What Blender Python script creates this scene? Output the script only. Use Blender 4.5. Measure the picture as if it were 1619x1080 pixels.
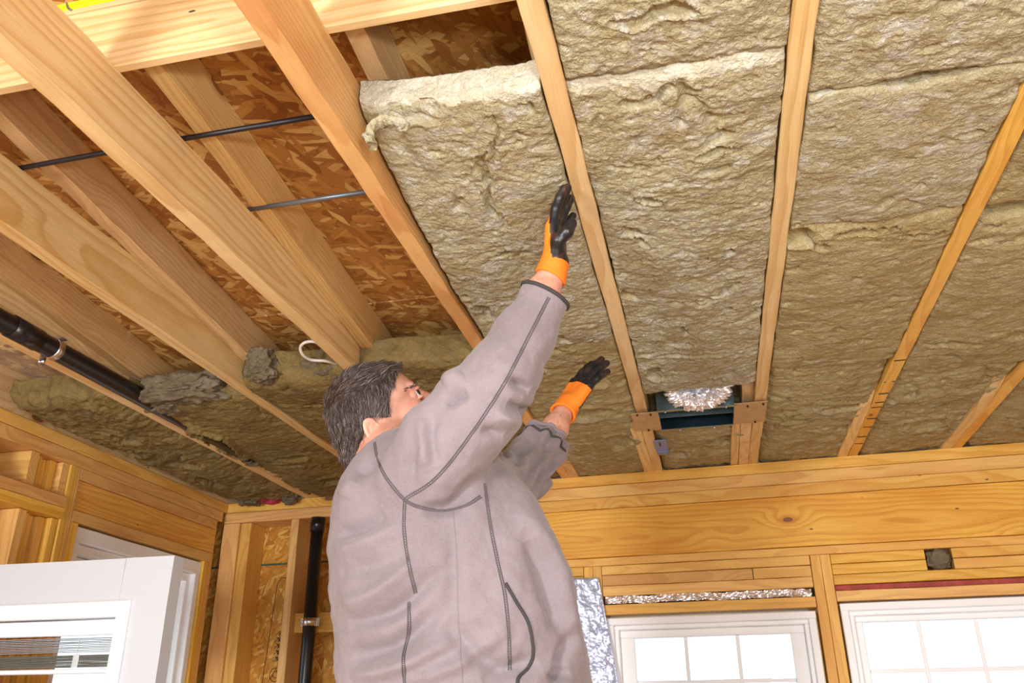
import bpy, bmesh, math, random
import numpy as np
from mathutils import Vector, Matrix, Quaternion
from mathutils.bvhtree import BVHTree

for o in list(bpy.data.objects): bpy.data.objects.remove(o)
S = bpy.context.scene
COL = S.collection
H0 = 1.6                     # camera height above the subfloor

# ------------------------------------------------------------- camera
FPX = 1340.0
yaw, pitch, roll = (math.radians(v) for v in (12.65, 23.9, 0.6))
FW = Vector((-math.sin(yaw)*math.cos(pitch), math.cos(yaw)*math.cos(pitch), math.sin(pitch)))
rt0 = Vector((math.cos(yaw), math.sin(yaw), 0)); up0 = rt0.cross(FW)
RT = rt0*math.cos(roll) - up0*math.sin(roll); UP = RT.cross(FW)
cd = bpy.data.cameras.new('camera'); cam = bpy.data.objects.new('camera', cd); COL.objects.link(cam)
M = Matrix((RT, UP, -FW)).transposed().to_4x4(); M.translation = Vector((0, 0, H0)); cam.matrix_world = M
cd.sensor_width = 36; cd.lens = FPX/1619*36; cd.clip_start = .02
S.camera = cam
CAM = Vector((0, 0, H0))
def at(px, py, d):
    """point seen at pixel (px,py) at depth d (m along the view axis)"""
    return CAM + d*(RT*((px-809.5)/FPX) + UP*(-(py-540)/FPX) + FW)

# ------------------------------------------------------------- light
S.view_settings.view_transform = 'Standard'; S.view_settings.look = 'None'
S.view_settings.exposure = 0.0; S.view_settings.gamma = 1; S.view_settings.use_curve_mapping = False
w = bpy.data.worlds.new('sky'); S.world = w; w.use_nodes = True
wn = w.node_tree.nodes; wl = w.node_tree.links
bg = wn['Background']; bg.inputs['Strength'].default_value = 2.0
bg.inputs['Color'].default_value = (.80, .92, 1.0, 1)
def area(name, loc, target, size, power, color, sy=None):
    l = bpy.data.lights.new(name, 'AREA'); l.size = size; l.energy = power; l.color = color
    if sy: l.shape = 'RECTANGLE'; l.size_y = sy
    o = bpy.data.objects.new(name, l); COL.objects.link(o); o.location = loc
    o.rotation_euler = (Vector(target)-Vector(loc)).to_track_quat('-Z', 'Y').to_euler()
    return o
area('camera_flash', (.16, -.12, H0+.22), (-.1, 2.2, H0+.9), .11, 13.5, (.95, .985, 1))
area('fill_light', (-1.45, -2.3, 1.5), (-.3, 2.2, H0+.6), .5, 112, (1, .98, .96))  # added fill from behind left of the camera, no real lamp there
area('fill_light_right', (1.3, -1.3, .6), (.3, 2.9, H0+.6), .9, 48, (1, .96, .91))  # second added fill, low on the right, to lift the far side

# ------------------------------------------------------------- numpy noise
def _h(ix, iy, iz, s):
    n = (ix.astype(np.int64)*374761393 + iy.astype(np.int64)*668265263 + iz.astype(np.int64)*2147483647 + s*1274126177) & 0xffffffff
    n = ((n ^ (n >> 13))*1274126177) & 0xffffffff
    n = ((n ^ (n >> 16))*2246822519) & 0xffffffff
    return ((n ^ (n >> 15)) & 0xffff)/32767.5 - 1
def vnoise(x, y, z=0.0, s=0):
    x = np.asarray(x, float); y = np.asarray(y, float); z = np.zeros_like(x)+z
    ix, iy, iz = np.floor(x), np.floor(y), np.floor(z)
    fx, fy, fz = x-ix, y-iy, z-iz
    u, v, t = (f*f*f*(f*(f*6-15)+10) for f in (fx, fy, fz))
    r = 0
    for dx in (0, 1):
        for dy in (0, 1):
            for dz in (0, 1):
                wgt = (u if dx else 1-u)*(v if dy else 1-v)*(t if dz else 1-t)
                r = r + wgt*_h(ix+dx, iy+dy, iz+dz, s)
    return r
def fbm(x, y, z=0.0, s=0, o=4, g=.5):
    r = 0; a = 1; k = 1.0; tot = 0
    for i in range(o):
        r = r + a*vnoise(x*k+i*7.3, y*k-i*3.1, np.asarray(z)*k, s+i); tot += a; a *= g; k *= 2.03
    return r/tot

# ------------------------------------------------------------- materials
class NT:
    def __init__(self, name):
        self.m = bpy.data.materials.new(name); self.m.use_nodes = True
        self.t = self.m.node_tree; self.n = self.t.nodes; self.b = self.n['Principled BSDF']
    def new(self, typ, **kw):
        nd = self.n.new(typ)
        for k, v in kw.items():
            if hasattr(nd, k): setattr(nd, k, v)
        return nd
    def link(self, a, b): self.t.links.new(a, b)
    def put(self, inp, v):
        if isinstance(v, bpy.types.NodeSocket): self.link(v, inp)
        elif v is not None: inp.default_value = v
    def math(self, op, a, b=None, c=None, clamp=False):
        nd = self.new('ShaderNodeMath', operation=op, use_clamp=clamp)
        for i, v in enumerate((a, b, c)): self.put(nd.inputs[i], v)
        return nd.outputs[0]
    def vmath(self, op, a, b=None, s=None):
        nd = self.new('ShaderNodeVectorMath', operation=op)
        self.put(nd.inputs[0], a); self.put(nd.inputs[1], b)
        if s is not None: self.put(nd.inputs['Scale'], s)
        return nd.outputs['Value'] if op in ('LENGTH', 'DISTANCE', 'DOT_PRODUCT') else nd.outputs[0]
    def mapr(self, v, a, b, c=0., d=1., smooth=False):
        nd = self.new('ShaderNodeMapRange'); nd.clamp = True
        if smooth: nd.interpolation_type = 'SMOOTHSTEP'
        self.put(nd.inputs['Value'], v)
        for k, x in (('From Min', a), ('From Max', b), ('To Min', c), ('To Max', d)): self.put(nd.inputs[k], x)
        return nd.outputs[0]
    def mix(self, f, a, b, mode='MIX'):
        nd = self.new('ShaderNodeMix', data_type='RGBA', blend_type=mode)
        self.put(nd.inputs['Factor'], f)
        for k, x in ((6, a), (7, b)):
            if isinstance(x, tuple): x = (*x[:3], 1)
            self.put(nd.inputs[k], x)
        return nd.outputs[2]
    def noise(self, vec, scale, detail=3, rough=.5, dist=0., out=0):
        nd = self.new('ShaderNodeTexNoise'); self.put(nd.inputs['Vector'], vec)
        nd.inputs['Scale'].default_value = scale; nd.inputs['Detail'].default_value = detail
        nd.inputs['Roughness'].default_value = rough; nd.inputs['Distortion'].default_value = dist
        return nd.outputs[out]
    def voro(self, vec, scale, feature='F1', out='Distance', rnd=1.0):
        nd = self.new('ShaderNodeTexVoronoi', feature=feature); self.put(nd.inputs['Vector'], vec)
        nd.inputs['Scale'].default_value = scale; nd.inputs['Randomness'].default_value = rnd
        return nd.outputs[out]
    def mapping(self, vec, loc=(0, 0, 0), rot=(0, 0, 0), scale=(1, 1, 1), vt='POINT'):
        nd = self.new('ShaderNodeMapping', vector_type=vt); self.put(nd.inputs['Vector'], vec)
        nd.inputs['Location'].default_value = loc; nd.inputs['Rotation'].default_value = rot; nd.inputs['Scale'].default_value = scale
        return nd.outputs[0]
    def coords(self, out='Object'): return self.new('ShaderNodeTexCoord').outputs[out]
    def rand(self): return self.new('ShaderNodeObjectInfo').outputs['Random']
    def bump(self, h, strength=.3, dist=.002, normal=None):
        nd = self.new('ShaderNodeBump'); self.put(nd.inputs['Height'], h)
        nd.inputs['Strength'].default_value = strength; nd.inputs['Distance'].default_value = dist
        if normal is not None: self.put(nd.inputs['Normal'], normal)
        return nd.outputs[0]
    def fin(self, color, rough=.6, normal=None, **kw):
        if isinstance(color, tuple): color = (*color[:3], 1)
        self.put(self.b.inputs['Base Color'], color); self.put(self.b.inputs['Roughness'], rough)
        if normal is not None: self.put(self.b.inputs['Normal'], normal)
        for k, v in kw.items(): self.put(self.b.inputs[k.replace('_', ' ')], v)
        return self.m

def srgb(r, g, b):
    f = lambda c: ((c/255+.055)/1.055)**2.4 if c > 10 else c/255/12.92
    return (f(r), f(g), f(b))

def wood(name, pale, dark, knotty=.5, ring=95., stain=.25, band=1.0):
    """sawn softwood: growth rings cut from a cone about a pith axis, knots, resin stains"""
    t = NT(name); c = t.coords(); r = t.rand()
    sep = t.new('ShaderNodeSeparateXYZ'); t.link(c, sep.inputs[0]); x, y, z = sep.outputs
    off = t.math('MULTIPLY', r, 37.0)
    r2 = t.math('FRACT', t.math('MULTIPLY', r, 91.7)); r3 = t.math('FRACT', t.math('MULTIPLY', r, 531.3))
    xo = t.math('ADD', x, off)
    cmb = t.new('ShaderNodeCombineXYZ'); t.link(t.math('MULTIPLY', xo, 1.1), cmb.inputs[0]); t.put(cmb.inputs[1], t.math('MULTIPLY', y, 5.)); t.put(cmb.inputs[2], t.math('MULTIPLY', z, 5.))
    wob = t.noise(cmb.outputs[0], 1.0, 3, .5)
    wobv = t.math('MULTIPLY', t.math('SUBTRACT', wob, .5), .11)
    # knots
    kc = t.new('ShaderNodeCombineXYZ'); t.link(t.math('MULTIPLY', xo, 2.6), kc.inputs[0]); t.put(kc.inputs[1], t.math('MULTIPLY', y, 5.5)); t.put(kc.inputs[2], t.math('MULTIPLY', z, 5.5))
    kd = t.voro(kc.outputs[0], 1.0, rnd=.95); kcol = t.voro(kc.outputs[0], 1.0, out='Color', rnd=.95)
    ks = t.new('ShaderNodeSeparateColor'); t.link(kcol, ks.inputs[0])
    has = t.math('LESS_THAN', ks.outputs[0], knotty)
    ksize = t.mapr(ks.outputs[1], 0, 1, .03, .085)
    pull = t.math('MULTIPLY', has, t.mapr(kd, 0, .38, .045, 0, True))
    # ring radius
    yy = t.math('ADD', y, t.math('SUBTRACT', t.math('MULTIPLY', r2, .10), .05))
    zz = t.math('ADD', z, t.math('ADD', t.math('MULTIPLY', r3, .10), -.05))
    rad = t.math('SQRT', t.math('ADD', t.math('MULTIPLY', yy, yy), t.math('MULTIPLY', zz, zz)))
    rad = t.math('ADD', t.math('ADD', rad, wobv), t.math('ADD', t.math('MULTIPLY', x, .018), pull))
    ph = t.math('MULTIPLY', rad, ring)
    fr = t.math('FRACT', ph)
    late = t.math('MULTIPLY', t.mapr(fr, .30, .90, 0, 1, True), t.mapr(fr, .90, 1., 1, 0, True))
    fine = t.noise(t.mapping(c, scale=(9, 330, 330)), 1.0, 3, .65)
    mott = t.noise(t.mapping(cmb.outputs[0], scale=(1.3, 1, 1)), 1.3, 2, .5)
    base = t.mix(t.math('MULTIPLY', late, .46*band), pale, dark)
    base = t.mix(t.mapr(mott, .45, .75, 0, stain), base, tuple(d*m for d, m in zip(dark, (1.0, .82, .62))))
    base = t.mix(t.mapr(fine, .45, .72, 0, .34), base, tuple(d*.75 for d in dark))
    hv = t.new('ShaderNodeHueSaturation'); t.link(base, hv.inputs['Color'])
    t.put(hv.inputs['Value'], t.mapr(r2, 0, 1, .90, 1.07)); t.put(hv.inputs['Hue'], t.mapr(r3, 0, 1, .494, .505)); t.put(hv.inputs['Saturation'], t.mapr(r3, 0, 1, .93, 1.08))
    base = hv.outputs[0]
    kin = t.math('MULTIPLY', has, t.math('LESS_THAN', kd, ksize))
    krim = t.math('MULTIPLY', has, t.mapr(kd, ksize, t.math('MULTIPLY', ksize, 2.0), .6, 0))
    base = t.mix(krim, base, tuple(d*m for d, m in zip(dark, (.75, .52, .35))))
    kring = t.math('FRACT', t.math('MULTIPLY', kd, 60.))
    base = t.mix(kin, base, t.mix(kring, (.16, .065, .022), (.30, .13, .05)))
    # nail holes / dirt specks
    sp = t.voro(t.mapping(c, scale=(9, 26, 26)), 1.0); spc = t.voro(t.mapping(c, scale=(9, 26, 26)), 1.0, out='Color')
    s2 = t.new('ShaderNodeSeparateColor'); t.link(spc, s2.inputs[0])
    base = t.mix(t.math('MULTIPLY', t.math('LESS_THAN', s2.outputs[0], .2), t.math('LESS_THAN', sp, .07)), base, (.10, .05, .025))
    bmp = t.bump(t.math('ADD', t.math('MULTIPLY', late, .6), fine), .16, .0012)
    return t.fin(base, t.mapr(late, 0, 1, .55, .42), bmp, Specular_IOR_Level=.35)

def osb(name, c1, c2, c3, scale=1.0):
    t = NT(name); c = t.coords('Object'); sp = t.new('ShaderNodeSeparateXYZ'); t.link(c, sp.inputs[0])
    cb = t.new('ShaderNodeCombineXYZ'); t.link(sp.outputs[0], cb.inputs[0]); t.link(t.math('ADD', sp.outputs[1], sp.outputs[2]), cb.inputs[1]); c = cb.outputs[0]
    c = t.vmath('ADD', c, t.vmath('SCALE', t.noise(c, 9, 2, .5, out=1), s=.02))
    col = None; hgt = None
    for i, (rz, sc) in enumerate(((.05, (12, 46, 30)), (.62, (16, 62, 30)), (-.55, (15, 66, 30)), (.28, (24, 110, 30)), (1.25, (26, 110, 30)))):
        v = t.mapping(c, (i*3.1, i*1.7, 0), (0, 0, rz), tuple(1/(s*scale) for s in sc), 'TEXTURE')
        cc = t.voro(v, 1.0, out='Color'); dd = t.voro(v, 1.0, 'DISTANCE_TO_EDGE')
        s = t.new('ShaderNodeSeparateColor'); t.link(cc, s.inputs[0])
        g = t.noise(t.mapping(v, scale=(.4, 5, 1)), 2.0, 2, .6)
        k = t.mix(s.outputs[1], c1, c2)
        k = t.mix(t.math('MULTIPLY', t.math('LESS_THAN', s.outputs[2], .22), .75), k, c3)
        k = t.mix(t.mapr(g, .4, .8, 0, .4), k, tuple(q*.55 for q in c2))
        k = t.mix(t.mapr(dd, 0, .035, .55, 0), k, tuple(q*.4 for q in c2))
        if col is None: col, hgt = k, s.outputs[0]
        else:
            f = t.math('GREATER_THAN', s.outputs[0], (.45, .45, .5, .6, .66)[i])
            col = t.mix(f, col, k); hgt = t.math('MAXIMUM', hgt, t.math('MULTIPLY', f, s.outputs[0]))
    return t.fin(col, .62, t.bump(hgt, .35, .003))

def plain(name, col, rough=.5, metal=0., nscale=0, namp=0, **kw):
    t = NT(name)
    cc = tuple(col[:3])
    if nscale:
        nz = t.noise(t.coords(), nscale, 4, .6)
        cc = t.mix(t.mapr(nz, .35, .7), tuple(q*(1-namp) for q in cc), tuple(min(1, q*(1+namp*.6)) for q in cc))
        return t.fin(cc, rough, t.bump(nz, .15, .001), Metallic=metal, **kw)
    return t.fin(cc, rough, None, Metallic=metal, **kw)

M_JOIST = wood('pale_spruce', srgb(236, 208, 158), srgb(208, 160, 98), .33, 46, .25, 1.25)
M_JOIST2 = wood('amber_spruce', srgb(236, 190, 112), srgb(202, 136, 58), .4, 80, .5)
M_RAFT = wood('rafter_pine', srgb(224, 192, 138), srgb(188, 142, 82), .5, 75, .45)
M_WALL = wood('wall_pine', srgb(238, 192, 108), srgb(206, 140, 58), .5, 70, .4)
M_LVL = wood('header_pine', srgb(234, 182, 92), srgb(196, 122, 44), .35, 60, .5)
M_OSBR = osb('roof_osb', srgb(196, 140, 68), srgb(146, 90, 36), srgb(222, 182, 112), .62)
M_OSBW = osb('wall_osb', srgb(222, 162, 62), srgb(184, 120, 34), srgb(238, 196, 104), .7)
M_WHITE = plain('white_vinyl', srgb(246, 247, 250), .35)
M_DOOR = plain('white_door_paint', srgb(196, 201, 208), .4)
M_BLACK = plain('black_abs', (.012, .012, .014), .28, nscale=60, namp=.2)
M_ROD = plain('black_iron', (.014, .012, .016), .4)
M_GREY = plain('grey_conduit', srgb(120, 128, 136), .4, .6)
M_CHROME = plain('zinc_strap', (.75, .76, .78), .28, 1.0)
M_STEEL = plain('galvanised', srgb(150, 178, 190), .25, .9, nscale=30, namp=.12)
M_STEELD = plain('galvanised_shaded', srgb(40, 62, 72), .35, .9, nscale=20, namp=.25)  # darkened copy of galvanised: shade inside the box painted into the colour
M_YEL = plain('yellow_cable', srgb(246, 226, 8), .4)
M_CABLE = plain('white_cable', srgb(226, 222, 214), .45)
M_PINK = plain('pink_wool', srgb(190, 60, 90), .95, nscale=60, namp=.4)
M_DARK = plain('dark_gap', (.02, .016, .012), .8)
M_INK = plain('ink', (.02, .016, .012), .7)
M_TAB = plain('tan_tab', srgb(194, 158, 112), .6, .0, nscale=25, namp=.15)
M_BLUE = plain('blue_plate', srgb(128, 144, 196), .4, .3)
M_RED = plain('red_strip', srgb(170, 70, 60), .7, nscale=30, namp=.3)
M_FLOOR = osb('subfloor_osb', srgb(206, 158, 96), srgb(160, 112, 60), srgb(226, 190, 130))
M_GREEN = plain('green_edge', srgb(60, 92, 74), .6)

def glass():
    t = NT('window_glass'); n = t.n; t.n.remove(t.b)
    tr = n.new('ShaderNodeBsdfTransparent'); gl = n.new('ShaderNodeBsdfGlossy'); gl.inputs['Roughness'].default_value = .02
    mx = n.new('ShaderNodeMixShader'); lw = n.new('ShaderNodeFresnel'); lw.inputs[0].default_value = 1.45
    t.link(lw.outputs[0], mx.inputs[0]); t.link(tr.outputs[0], mx.inputs[1]); t.link(gl.outputs[0], mx.inputs[2])
    t.link(mx.outputs[0], n['Material Output'].inputs[0]); return t.m
M_GLASS = glass()

def foil(name, col, sc, met=.95, rg=.22):
    t = NT(name); c = t.coords()
    v = t.voro(c, sc, 'SMOOTH_F1'); nz = t.noise(c, sc*.6, 3, .6)
    return t.fin(col, rg, t.bump(t.math('ADD', v, nz), .9, .004), Metallic=met)
M_FOIL = foil('crumpled_foil', (.93, .93, .96), 34, .9, .3)
M_BUBBLE = foil('bubble_foil', srgb(196, 206, 236), 75, .45, .32)

def wool(name, a, b, c3, pat=1.0):
    """mineral wool: matted fibres, thin curling flakes, pale and ochre patches"""
    t = NT(name); c = t.coords()
    big = t.noise(c, 5.5, 4, .6, .6)
    warp = t.vmath('ADD', c, t.vmath('SCALE', t.noise(c, 16, 4, .6, out=1), s=.07))
    def flakes(sc, k, det=3):
        n = t.noise(t.mapping(warp, scale=sc), 1., det, .6); fr = t.math('FRACT', t.math('MULTIPLY', n, k))
        return t.mapr(fr, 0, 1, 0, 1), t.math('LESS_THAN', fr, .10), fr
    h1, e1, f1_ = flakes((16, 24, 24), 10); h2, e2, f2_ = flakes((44, 66, 66), 8, 3); h3, e3, f3_ = flakes((110, 180, 180), 6, 2)
    mid = t.noise(t.mapping(warp, scale=(20, 26, 26)), 1., 5, .7)
    fb = t.noise(t.mapping(warp, rot=(0, 0, .35), scale=(120, 330, 330)), 1., 4, .75); fb2 = t.noise(t.mapping(warp, rot=(0, 0, -.6), scale=(220, 640, 600)), 1., 2, .7)
    col = t.mix(t.mapr(big, .38, .62), a, b)
    col = t.mix(t.mapr(mid, .50, .64, 0, .75*pat), col, c3)
    col = t.mix(t.mapr(mid, .30, .44, .40, 0), col, tuple(q*.70 for q in b))
    col = t.mix(t.mapr(f2_, .55, 1.0, 0, .30), col, c3)
    col = t.mix(t.math('MULTIPLY', e1, .26), col, tuple(q*.42 for q in b)); col = t.mix(t.math('MULTIPLY', e2, .24), col, tuple(q*.5 for q in b))
    col = t.mix(t.mapr(fb, .36, .56, .34, 0), col, tuple(q*.5 for q in b)); col = t.mix(t.mapr(fb2, .52, .68, 0, .35), col, tuple(min(1, q*1.25) for q in c3))
    h = t.math('ADD', t.math('ADD', t.math('MULTIPLY', h1, 1.1), t.math('MULTIPLY', h2, .6)), t.math('ADD', t.math('MULTIPLY', h3, .3), t.math('ADD', t.math('MULTIPLY', fb, .8), t.math('MULTIPLY', fb2, .4))))
    return t.fin(col, .95, t.bump(h, .6, .0034), Specular_IOR_Level=.1)
M_WOOL = wool('mineral_wool', srgb(186, 178, 144), srgb(168, 152, 106), srgb(208, 208, 200))
M_WOOLW = wool('mineral_wool_warm', srgb(186, 170, 122), srgb(164, 142, 92), srgb(196, 188, 164), .8)
M_WOOLP = wool('mineral_wool_cut', srgb(212, 206, 184), srgb(198, 188, 160), srgb(226, 226, 216), .8)
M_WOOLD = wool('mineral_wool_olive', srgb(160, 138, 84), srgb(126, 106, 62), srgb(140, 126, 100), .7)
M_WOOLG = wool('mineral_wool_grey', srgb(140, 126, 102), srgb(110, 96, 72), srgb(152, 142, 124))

# ------------------------------------------------------------- builders
def tag(o, label=None, cat=None, group=None, kind=None):
    if label: o['label'] = label
    if cat: o['category'] = cat
    if group: o['group'] = group
    if kind: o['kind'] = kind
    return o
def empty(name, loc=(0, 0, 0), rz=0., parent=None):
    o = bpy.data.objects.new(name, None); COL.objects.link(o); o.location = loc; o.rotation_euler = (0, 0, rz)
    o.empty_display_size = .05
    if parent: o.parent = parent
    return o
def link(name, me, mat, parent=None, smooth=False):
    o = bpy.data.objects.new(name, me); COL.objects.link(o)
    for m in (mat if isinstance(mat, (list, tuple)) else [mat]): me.materials.append(m)
    if parent: o.parent = parent
    if smooth: me.polygons.foreach_set('use_smooth', [True]*len(me.polygons))
    return o
def mesh(name, v, f):
    me = bpy.data.meshes.new(name); me.from_pydata([tuple(p) for p in v], [], f); me.update(); return me
rng = random.Random(7)
def board_mesh(L, W, T, seed=0, ch=.0018, wob=.0007, seg=None):
    """length along X, width T (Y), height W (Z); chamfered, very slightly wavy"""
    n = seg or max(2, min(20, int(L/.12))); rr = random.Random(seed); v = []; f = []
    y, z = T/2, W/2; c = min(ch, y*.4, z*.4)
    prof = [(-y+c, -z), (y-c, -z), (y, -z+c), (y, z-c), (y-c, z), (-y+c, z), (-y, z-c), (-y, -z+c)]
    for i in range(n+1):
        X = -L/2 + L*i/n; dy = rr.uniform(-wob, wob); dz = rr.uniform(-wob, wob)
        for (a, b) in prof: v.append((X, a+dy, b+dz))
    for i in range(n):
        for k in range(8):
            a = i*8+k; b = i*8+(k+1) % 8; f.append((a, a+8, b+8, b))
    f.append(tuple(range(8))); f.append(tuple(n*8+k for k in reversed(range(8))))
    return mesh('board', v, f)
def board(name, p0, p1, W, T, mat, parent=None, up=(0, 0, 1), seed=None, **kw):
    p0, p1 = Vector(p0), Vector(p1); d = p1-p0; L = d.length; X = d/L
    Z = Vector(up); Z = (Z - X*Z.dot(X)).normalized(); Y = Z.cross(X)
    me = board_mesh(L, W, T, seed if seed is not None else rng.randint(0, 9999), **kw)
    o = link(name, me, mat, parent); m = Matrix((X, Y, Z)).transposed().to_4x4(); m.translation = (p0+p1)/2
    o.matrix_local = m; return o
def box(name, a, b, mat, parent=None, bev=.0015):
    """axis-aligned chamfered box between corners a and b; long axis becomes local X when it is wood"""
    a, b = Vector(a), Vector(b); c = (a+b)/2; d = [abs(b[i]-a[i]) for i in range(3)]
    k = d.index(max(d))
    if k == 0: return board(name, (c.x-d[0]/2, c.y, c.z), (c.x+d[0]/2, c.y, c.z), d[2], d[1], mat, parent, (0, 0, 1), ch=bev)
    if k == 1: return board(name, (c.x, c.y-d[1]/2, c.z), (c.x, c.y+d[1]/2, c.z), d[2], d[0], mat, parent, (0, 0, 1), ch=bev)
    return board(name, (c.x, c.y, c.z-d[2]/2), (c.x, c.y, c.z+d[2]/2), d[1], d[0], mat, parent, (0, 1, 0), ch=bev)
def tube_mesh(pts, r, n=12, closed=False, rs=None):
    pts = [Vector(p) for p in pts]; v = []; f = []; N = len(pts); up = Vector((0, 0, 1)); prev = None
    for i, p in enumerate(pts):
        t = (pts[(i+1) % N]-pts[i-1]) if closed else (pts[min(i+1, N-1)]-pts[max(i-1, 0)])
        t.normalize()
        a = prev if prev is not None else (up if abs(t.z) < .9 else Vector((1, 0, 0)))
        a = (a - t*a.dot(t)).normalized(); prev = a; b = t.cross(a); R = rs[i] if rs else r
        for k in range(n):
            q = 2*math.pi*k/n; v.append(p + a*(R*math.cos(q)) + b*(R*math.sin(q)))
    for i in range(N if closed else N-1):
        for k in range(n):
            a = i*n+k; b = i*n+(k+1) % n; c = ((i+1) % N)*n; f.append((a, b, c+(k+1) % n, c+k))
    if not closed: f.append(tuple(reversed(range(n)))); f.append(tuple((N-1)*n+k for k in range(n)))
    return mesh('tube', v, f)
def tube(name, pts, r, mat, parent=None, n=12, **kw): return link(name, tube_mesh(pts, r, n, **kw), mat, parent, True)
def joinmesh(parts):
    """parts: list of (verts, faces) -> mesh"""
    v = []; f = []
    for a, b in parts:
        k = len(v); v += list(a); f += [tuple(i+k for i in q) for q in b]
    return mesh('joined', v, f)
def catmull(pts, n=8):
    P = [Vector(p) for p in pts]; P = [P[0]*2-P[1]]+P+[P[-1]*2-P[-2]]; out = []
    for i in range(1, len(P)-2):
        for k in range(n):
            t = k/n; a, b, c, d = P[i-1:i+3]
            out.append(.5*((2*b)+(c-a)*t+(2*a-5*b+4*c-d)*t*t+(3*b-a-3*c+d)*t**3))
    out.append(P[-2]); return out
# =============================================================== STRUCTURE
Z = lambda z: z+H0
YW = lambda x: 3.555-.0377*x            # inner face of the window wall
WR = -math.atan(.0377)
# ---- floor
fl = empty('floor', (0, 1.2, 0)); tag(fl, kind='structure')
for i in range(3):
    for j in range(3):
        box('osb_panel', (-2.4+i*2.0+.002, -2.6+j*2.05-1.2, -.018), (-2.4+(i+1)*2.0-.002, -2.6+(j+1)*2.05-1.2-.004, 0), M_FLOOR, fl)
# ---- roof deck of OSB sheets carried by the rafters, falling towards the window wall
ZB = lambda y: 1.14-.105*(y-1.12)       # underside of the rafters
RH = .118
roof = empty('ceiling', (0, 1.0, Z(ZB(1.0)+RH))); tag(roof, kind='structure')
roof.rotation_euler = (math.atan(-.105), 0, 0)
for xa, xb in ((-2.6, -1.42), (-1.417, 1.02), (1.023, 2.3)):
    for ya, yb in ((-1.52, -.29), (-.287, .93-1.0), (-.067, 1.155), (1.158, 2.376), (2.379, 2.9)):
        me = board_mesh(xb-xa, .011, yb-ya-.002, 3, seg=2)
        o = link('osb_panel', me, M_OSBR, roof); o.location = ((xa+xb)/2, (ya+yb)/2, .0055)

# ---- window wall: root turned a little, local x along the wall, y outwards, z height
wb = empty('wall_back', (0, 3.555, 0), WR); tag(wb, kind='structure')
def B(name, x0, x1, z0, z1, y0=0., y1=.14, mat=M_WALL, par=wb): return box(name, (x0, y0, Z(z0)), (x1, y1, Z(z1)), mat, par)
g = .0012
# plates and header right of the man, running behind him
B('top_plate', -2.235, 1.9, .905, .95); 
B('top_plate', -2.235, -.9, .855, .903); B('top_plate', -.898, 1.9, .853, .903)
B('header_board', -.90, 1.9, .803, .851, -.004)
B('header_beam', -.90, 1.9, .602, .801, -.002, .10, M_LVL)
B('header_plate', -.90, 1.9, .568, .600)
# over window 1
B('header_board', -.432, .385, .530, .566); B('header_board', -.432, .165, .487, .528); B('header_board', .168, .385, .487, .528)
B('header_board', -.432, .385, .446, .485); B('header_board', -.432, .385, .372, .411, -.006)
B('shadow_gap', -.43, .385, .411, .446, .03, .12, M_DARK)
# over window 2
B('header_board', .463, .80, .530, .566); B('header_board', .895, 1.9, .530, .566)
B('header_board', .463, .80, .490, .528); B('header_board', .895, 1.9, .490, .528)
B('header_board', .463, 1.9, .452, .488)
B('red_strip', .463, 1.9, .430, .450, .012, .10, M_RED)
B('header_board', .463, 1.9, .390, .428, -.003)
# studs between and beside the windows
B('stud', .388, .424, -1.56, .566, -.003); B('stud', .4255, .4615, -1.56, .566, -.002)
B('stud', -.470, -.434, -1.56, .566); B('stud', -.508, -.4715, -1.56, .566)
B('header_board', -.90, -.51, .530, .566); B('header_board', -.90, -.51, .49, .528)
B('stud', -.55, -.51, -1.56, .488); B('stud', 1.50, 1.54, -1.56, .389); B('stud', 1.84, 1.88, -1.56, .389)
# left bay, open to the sheathing
B('stud', -.90, -.862, -1.56, .566)
for x in (-1.222, -1.878): B('stud', x, x+.038, -1.56, .853)
B('stud', -1.50, -1.462, -1.56, .853)
B('corner_stud', -2.235, -2.15, -1.56, .853, .0, .10); B('corner_stud', -2.148, -2.095, -1.56, .853, .012)
B('blocking', -1.838, -1.502, .352, .436, .045, .085)
B('bottom_plate', -2.235, 1.9, -1.6, -1.562)
for xa, xb, za, zb_ in ((-2.40, -1.02, .680, .95), (-2.40, -1.02, -1.6, .674), (-1.017, -.86, -1.6, .95), (-.86, -.43, -1.6, .95), (-.43, 1.9, .392, .95), (.36, .50, -1.6, .39), (-.43, .36, -1.6, -.86), (.50, 1.9, -1.6, -.86), (1.45, 1.9, -.86, .39)):
    box('osb_panel', (xa, .142, Z(za)), (xb, .153, Z(zb_)), M_OSBW, wb)
box('panel_edge', (-2.39, .137, Z(.672)), (-1.0, .1415, Z(.680)), M_GREEN, wb)
B('window_sill_plate', -.43, .385, -.90, -.862); B('window_sill_plate', .463, 1.5, -.90, -.862)
for x in (-.30, -.02, .24, .6, .95, 1.3): B('cripple_stud', x, x+.038, -1.56, -.902)
# wool stuffed in the header gap
def lump(name, c, sx, sy, sz, mat, parent=None, seed=1, amp=.25, sub=4):
    bm = bmesh.new(); bmesh.ops.create_icosphere(bm, subdivisions=sub, radius=1)
    P = np.array([v.co[:] for v in bm.verts]); k = 1+amp*fbm(P[:, 0]*1.8+seed, P[:, 1]*1.8, P[:, 2]*1.8, seed, 4, .6)*1.6
    P = np.sign(P)*np.abs(P)**.75
    for v, p, q in zip(bm.verts, P, k): v.co = (p[0]*q*sx, p[1]*q*sy, p[2]*q*sz)
    me = bpy.data.meshes.new(name); bm.to_mesh(me); bm.free(); o = link(name, me, mat, parent, True); o.location = c; return o
tag(lump('wool_patch', (.848, YW(.848)+.02, Z(.53)), .043, .03, .036, M_WOOLG, None, 5, .3), 'square of grey wool stuffed into the gap above the right window', 'insulation')
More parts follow.
